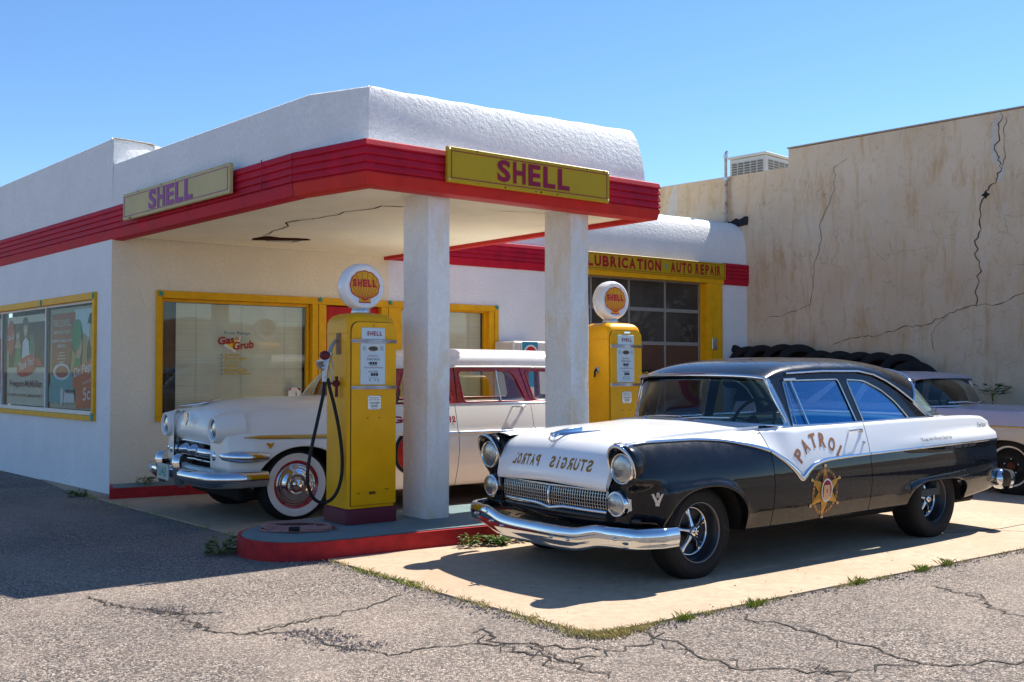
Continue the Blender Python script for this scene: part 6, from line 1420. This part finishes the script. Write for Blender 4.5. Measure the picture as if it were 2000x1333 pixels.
# ------------------------------------------------------------------ coiled hose on the island tip
t = thing('coiled_hose', 'dusty pink coiled air hose lying on the tip of the pump island', 'hose', (-1.80, 8.22, .150), 0)
g = MB(); pth = []
for i in range(141):
    a = 2*pi*i/36; r = .25-.016*i/36+.015*sin(i*.31); pth.append((r*cos(a)*1.25+.07, r*.52*sin(a)+.06+.02*sin(i*.17), .012+.011*(i//36)+.004*sin(i*.5)))
g.tube(pth, .011, 7); g.build('hose', paint('pink_rubber', (.35, .17, .15), .7, sc=10, var=.3), t)
g = MB(); g.tube([(.05, -.14, .04), (.13, -.14, .04)], .018, 8); g.build('coupling', MT['black'], t)
for k in range(4): g = MB(); a = .4+k*.35; g.poly([[(-.20+k*.05, .02+k*.01), (.10+k*.03, .05+k*.012), (.11+k*.03, .065+k*.012), (-.19+k*.05, .045+k*.01)]], up(.004+.002*k), (0, 0, .004)); g.build('cardboard_strip', MT['cream_white'] if k % 2 else MT['rust_metal'], t)

# ------------------------------------------------------------------ soda machine by the wall
t = thing('soda_machine', 'old white soda machine with blue top and red ball logo against the white wall', 'vending machine', (P0[0]+U[0]*5.70, P0[1]+U[1]*5.70, 0), radians(36.5))
g = MB(); g.bbox(-.28, .32, -.50, -.03, .02, 1.86, .02); g.build('cabinet', MT['cream_white'], t)
g = MB(); g.box(-.123, .157, -.506, -.497, 1.20, 1.852) ; g.build('sign_panel', paint('soda_blue', (.03, .28, .42), .4), t)
g = MB(); g.poly([ell(.026, 1.685, .125, .125, 32), ell(.026, 1.685, .10, .10, 32)], flat(-.509)); g.build('logo_ring', MT['white'], t)
g = MB(); g.poly([ell(.026, 1.685, .099, .099, 32)], flat(-.510)); g.build('logo_ball', paint('soda_red', (.55, .03, .025), .4), t)
for k in range(3): g = MB(); g.box(-.245+k*.04, -.240+k*.04, -.506, -.499, .3, 1.84); g.build('rib', MT['worn_chrome'], t)

# ------------------------------------------------------------------ tyres stacked along the tan wall
def tyre_mesh(R, w):
    g = MB(); g.lathe([(R*.60, -w*.42), (R*.66, -w*.5), (R*.86, -w*.52), (R*.97, -w*.38), (R, -w*.15), (R, w*.15), (R*.97, w*.38), (R*.86, w*.52), (R*.66, w*.5), (R*.60, w*.42), (R*.64, w*.3), (R*.88, w*.3), (R*.90, 0), (R*.88, -w*.3), (R*.64, -w*.3), (R*.60, -w*.42)], 40, 'Y')
    for k in (-.22, 0, .22): g.lathe([(R+.001, w*k-.008), (R+.006, w*k), (R+.001, w*k+.008)], 40, 'Y')
    return g
MT['old_tyre'] = paint('old_tyre_rubber', (.018, .017, .017), .75, sc=6, var=.4, dirt=((.06, .05, .04), .64, 4), bs=.3, bsc=50, bd=.003)
tp = [tyre_mesh(.36, .22).build('used_tyre', MT['old_tyre']), tyre_mesh(.40, .25).build('used_tyre', MT['old_tyre'])]
us = Vector((.69, -.72, 0)).normalized(); nw = Vector((-.72, -.69, 0)).normalized()
spots = [(-.18, .42, 1.54, 1), (.22, .36, 1.52, 0), (.55, .42, 1.55, 0), (.90, .36, 1.56, 0), (1.28, .45, 1.50, 1), (1.62, .38, 1.43, 0), (1.98, .42, 1.41, 0), (2.32, .36, 1.40, 0), (2.66, .42, 1.38, 0), (3.02, .40, 1.36, 0), (3.30, .62, 1.20, 1), (3.62, .45, .99, 1)]
nm = ['leftmost tyre at the top of the row, against the white wall', 'second tyre from the left in the top row by the tan wall', 'third tyre from the left in the top row by the tan wall', 'fourth tyre from the left in the top row by the tan wall', 'tallest tyre, fifth from the left, over the patrol car roof', 'first tyre of the lower run, right of the tallest one', 'small hump of a tyre, seventh from the left along the wall', 'eighth tyre from the left along the wall above the car roof', 'ninth tyre from the left, above the rear of the car roof', 'tenth tyre from the left, above the rear window of the patrol car', 'leaning tyre just left of the lilac car roof', 'low tyre lying behind the lilac car roof, last of the row']
for i, (q, d, z, k) in enumerate(spots):
    b = tp[k]; o = b if (i == 1 and k == 0) or (i == 0 and k == 1) else b.copy()
    if o is not b: COL.objects.link(o)
    p = Vector((J[0], J[1], 0))+us*q+nw*d; rg = random.Random(i*7+1)
    o.location = (p.x, p.y, z-.02); o.rotation_euler = (radians(rg.uniform(14, 26)), radians(rg.uniform(-6, 6)), radians(WA+180+rg.uniform(28, 46))); tag(o, 'worn black '+nm[i], 'tyre', 'tyres stacked along the tan wall')
    o['group'] = 'tyres stacked along the tan wall'
# lower tiers, mostly hidden: upright tyres the top ones rest on
k = 0
for tier, z in ((0, .34), (1, .90)):
    for q in [(-.30+.45*i) for i in range(10)]:
        if tier == 1 and q > 3.2: continue
        o = tp[0].copy(); COL.objects.link(o); p = Vector((J[0], J[1], 0))+us*(q+.2*tier)+nw*.36; rg = random.Random(k); k += 1
        o.location = (p.x, p.y, z); o.rotation_euler = (radians(rg.uniform(10, 18)), 0, radians(WA+180+rg.uniform(15, 30))); tag(o, 'black tyre in the lower tiers of the stack, hidden behind the parked cars', 'tyre', 'lower tyres of the stack')

# ------------------------------------------------------------------ plants
MT['leaf'] = paint('weed_leaf', (.10, .17, .03), .5, sc=20, var=.35); MT['dry_grass'] = paint('dry_grass', (.52, .43, .18), .7, sc=10, var=.35); MT['grass'] = paint('green_grass', (.26, .30, .04), .6, sc=10, var=.35)
def weed(label, loc, R, n, seed, mats=('leaf',), h=.06, name='weed'):
    rg = random.Random(seed); t = thing(name, label, 'weed', loc)
    for m in mats:
        g = MB(); S = MB()
        for i in range(n):
            a = rg.uniform(0, 2*pi); r = R*sqrt(rg.random()); L = rg.uniform(.03, .07)*R/.12; ca, sa = cos(a), sin(a); x, y, z = r*.6*ca, r*.6*sa, rg.uniform(.004, h); w = L*.22; e = rg.uniform(-.2, .8)
            g.add([(x, y, z), (x+L*.5*ca-w*sa, y+L*.5*sa+w*ca, z+L*.3*e+.004), (x+L*ca, y+L*sa, z+L*.35*e), (x+L*.5*ca+w*sa, y+L*.5*sa-w*ca, z+L*.3*e+.004)], [(0, 1, 2), (0, 2, 3)])
            if i % 4 == 0: S.tube([(0, 0, 0), (x*.6, y*.6, z*.7), (x, y, z)], .0015, 4, caps=False)
        g.build('leaves', MT[m], t, kind='stuff'); S.build('stem', MT[m], t, kind='stuff')
    return t
weed('small spiky weed at the foot of the red island rim', (-.34, 8.32, .012), .11, 90, 1, h=.09)
weed('low spreading weed under the car bumper by the red rim', (-.13, 8.42, .012), .13, 190, 2)
weed('bright leafy weed at the right end of the red rim, beside the bumper', (.09, 8.58, .012), .10, 110, 3, h=.09)
weed('weed tuft growing against the red curb near the wall corner', (-4.18, 11.70, .134), .12, 70, 4, h=.08)
weed('weed at the foot of the white corner of the building', (-4.95, 11.72, .0), .13, 80, 5, h=.07)
weed('dark weed clump at the rounded left tip of the island', (-2.27, 8.05, .0), .15, 120, 6, h=.12)
pw_ = Vector((J[0], J[1], 0))+us*4.35+nw*.35
t = weed('leafy plant sprouting by the tan wall above the hood of the lilac car', (pw_.x, pw_.y, 1.06), .30, 60, 8, h=.16, name='plant')
g = MB(); g.tube([(0, 0, -1.06), (.03, 0, -.5), (0, 0, .05)], .012, 6); g.build('stem', MT['leaf'], t)
def blades(name, path, n, w, hgt, mat, seed, parent, jitter=.05, clump=None):
    rg = random.Random(seed); g = MB()
    for i in range(n):
        s_ = rg.random()*(len(path)-1); k = int(s_); f = s_-k; x = path[k][0]+(path[k+1][0]-path[k][0])*f; y = path[k][1]+(path[k+1][1]-path[k][1])*f
        if clump and noise_at(s_*clump+seed) < .5: continue
        x += rg.gauss(0, jitter); y += rg.gauss(0, jitter); a = rg.uniform(0, 2*pi); h = hgt*rg.uniform(.4, 1.2); ln = rg.uniform(.2, 1.3)*h; ca, sa = cos(a), sin(a)
        g.add([(x-w*sa, y+w*ca, .0), (x+w*sa, y-w*ca, .0), (x+ln*.5*ca+w*.6*sa, y+ln*.5*sa-w*.6*ca, h*.7), (x+ln*ca, y+ln*sa, h)], [(0, 1, 2), (0, 2, 3)])
    return g.build(name, mat, parent, kind='stuff')
def noise_at(v): return .5+.5*sin(v*2.1)*sin(v*.73+1.3)+.25*sin(v*5.3)
E1 = [(.44, 5.55), (1.6, 6.40), (4.09, 8.22), (7, 10.3)]; E2 = [(.44, 5.55), (-.39, 6.52), (-1.35, 7.72)]; E3 = [(-2.4, 8.9), (-3.6, 10.3), (-4.66, 11.5), (-5.2, 12.1)]
o = blades('edge_grass', E1, 2600, .0020, .022, MT['dry_grass'], 1, None, .016, 14); tag(o, kind='stuff')
blades('edge_grass', E1, 500, .0022, .028, MT['grass'], 2, None, .014, 9); blades('edge_grass', [(.30, 5.60), (.52, 5.55), (.75, 5.75)], 900, .0022, .03, MT['dry_grass'], 3, None, .03); blades('edge_grass', [(.05, 5.95), (.44, 5.52), (.60, 5.62)], 500, .0025, .035, MT['dry_grass'], 4, None, .025)
blades('edge_grass', E2, 1500, .0022, .03, MT['dry_grass'], 5, None, .02, 12); blades('edge_grass', [(-1.15, 7.42), (-.75, 6.98), (-.6, 6.8)], 450, .0025, .03, MT['grass'], 6, None, .022); blades('edge_grass', E3, 500, .0025, .035, MT['grass'], 7, None, .03, 8)
for c in ((1.48, 6.28), (2.32, 6.92), (2.93, 7.36), (3.2, 7.58), (1.0, 5.93)): blades('edge_grass', [(c[0]-.05, c[1]-.04), (c[0]+.05, c[1]+.04)], 110, .0022, .045, MT['grass'], int(c[0]*9), None, .018)
# loose chippings of the broken asphalt
def chips(path, n, seed, j, smax=.012):
    rg = random.Random(seed); g = MB()
    for i in range(n):
        s_ = rg.random()*(len(path)-1); k = int(s_); f = s_-k; x = path[k][0]+(path[k+1][0]-path[k][0])*f+rg.gauss(0, j); y = path[k][1]+(path[k+1][1]-path[k][1])*f+rg.gauss(0, j); r = rg.uniform(.002, smax)*rg.random()+.002
        p = [(x+r*rg.uniform(.6, 1.2)*cos(a), y+r*rg.uniform(.6, 1.2)*sin(a), .0) for a in (0, 1.6, 3.1, 4.7)]; g.add(p+[(x+r*.2, y, r*1.1)], [(0, 1, 4), (1, 2, 4), (2, 3, 4), (3, 0, 4)])
    return g
MT['chip'] = paint('stone_chip', (.24, .20, .18), .9, sc=60, var=.5)
o = chips([(.4, 5.5), (-.39, 6.45), (-1.35, 7.65), (-2.0, 7.6)], 1500, 3, .05).build('gravel', MT['chip'], kind='stuff')
o = chips([(.44, 5.5), (1.6, 6.36), (4.09, 8.18), (6, 9.5)], 1300, 4, .035).build('gravel', MT['chip'], kind='stuff')
o = chips([(.0, 6.7), (.6, 6.2), (2.0, 7.2), (4, 9)], 60, 5, .25, .008).build('gravel', MT['chip'], kind='stuff', loc=(0, 0, .013))
for c, sd_ in (((-1.1, 5.62), 1), ((-.95, 5.5), 2), ((-.8, 5.35), 3), ((-2.1, 6.15), 4)): chips([(c[0]-.12, c[1]-.05), (c[0]+.12, c[1]+.05)], 260, sd_, .05).build('gravel', MT['chip'], kind='stuff')
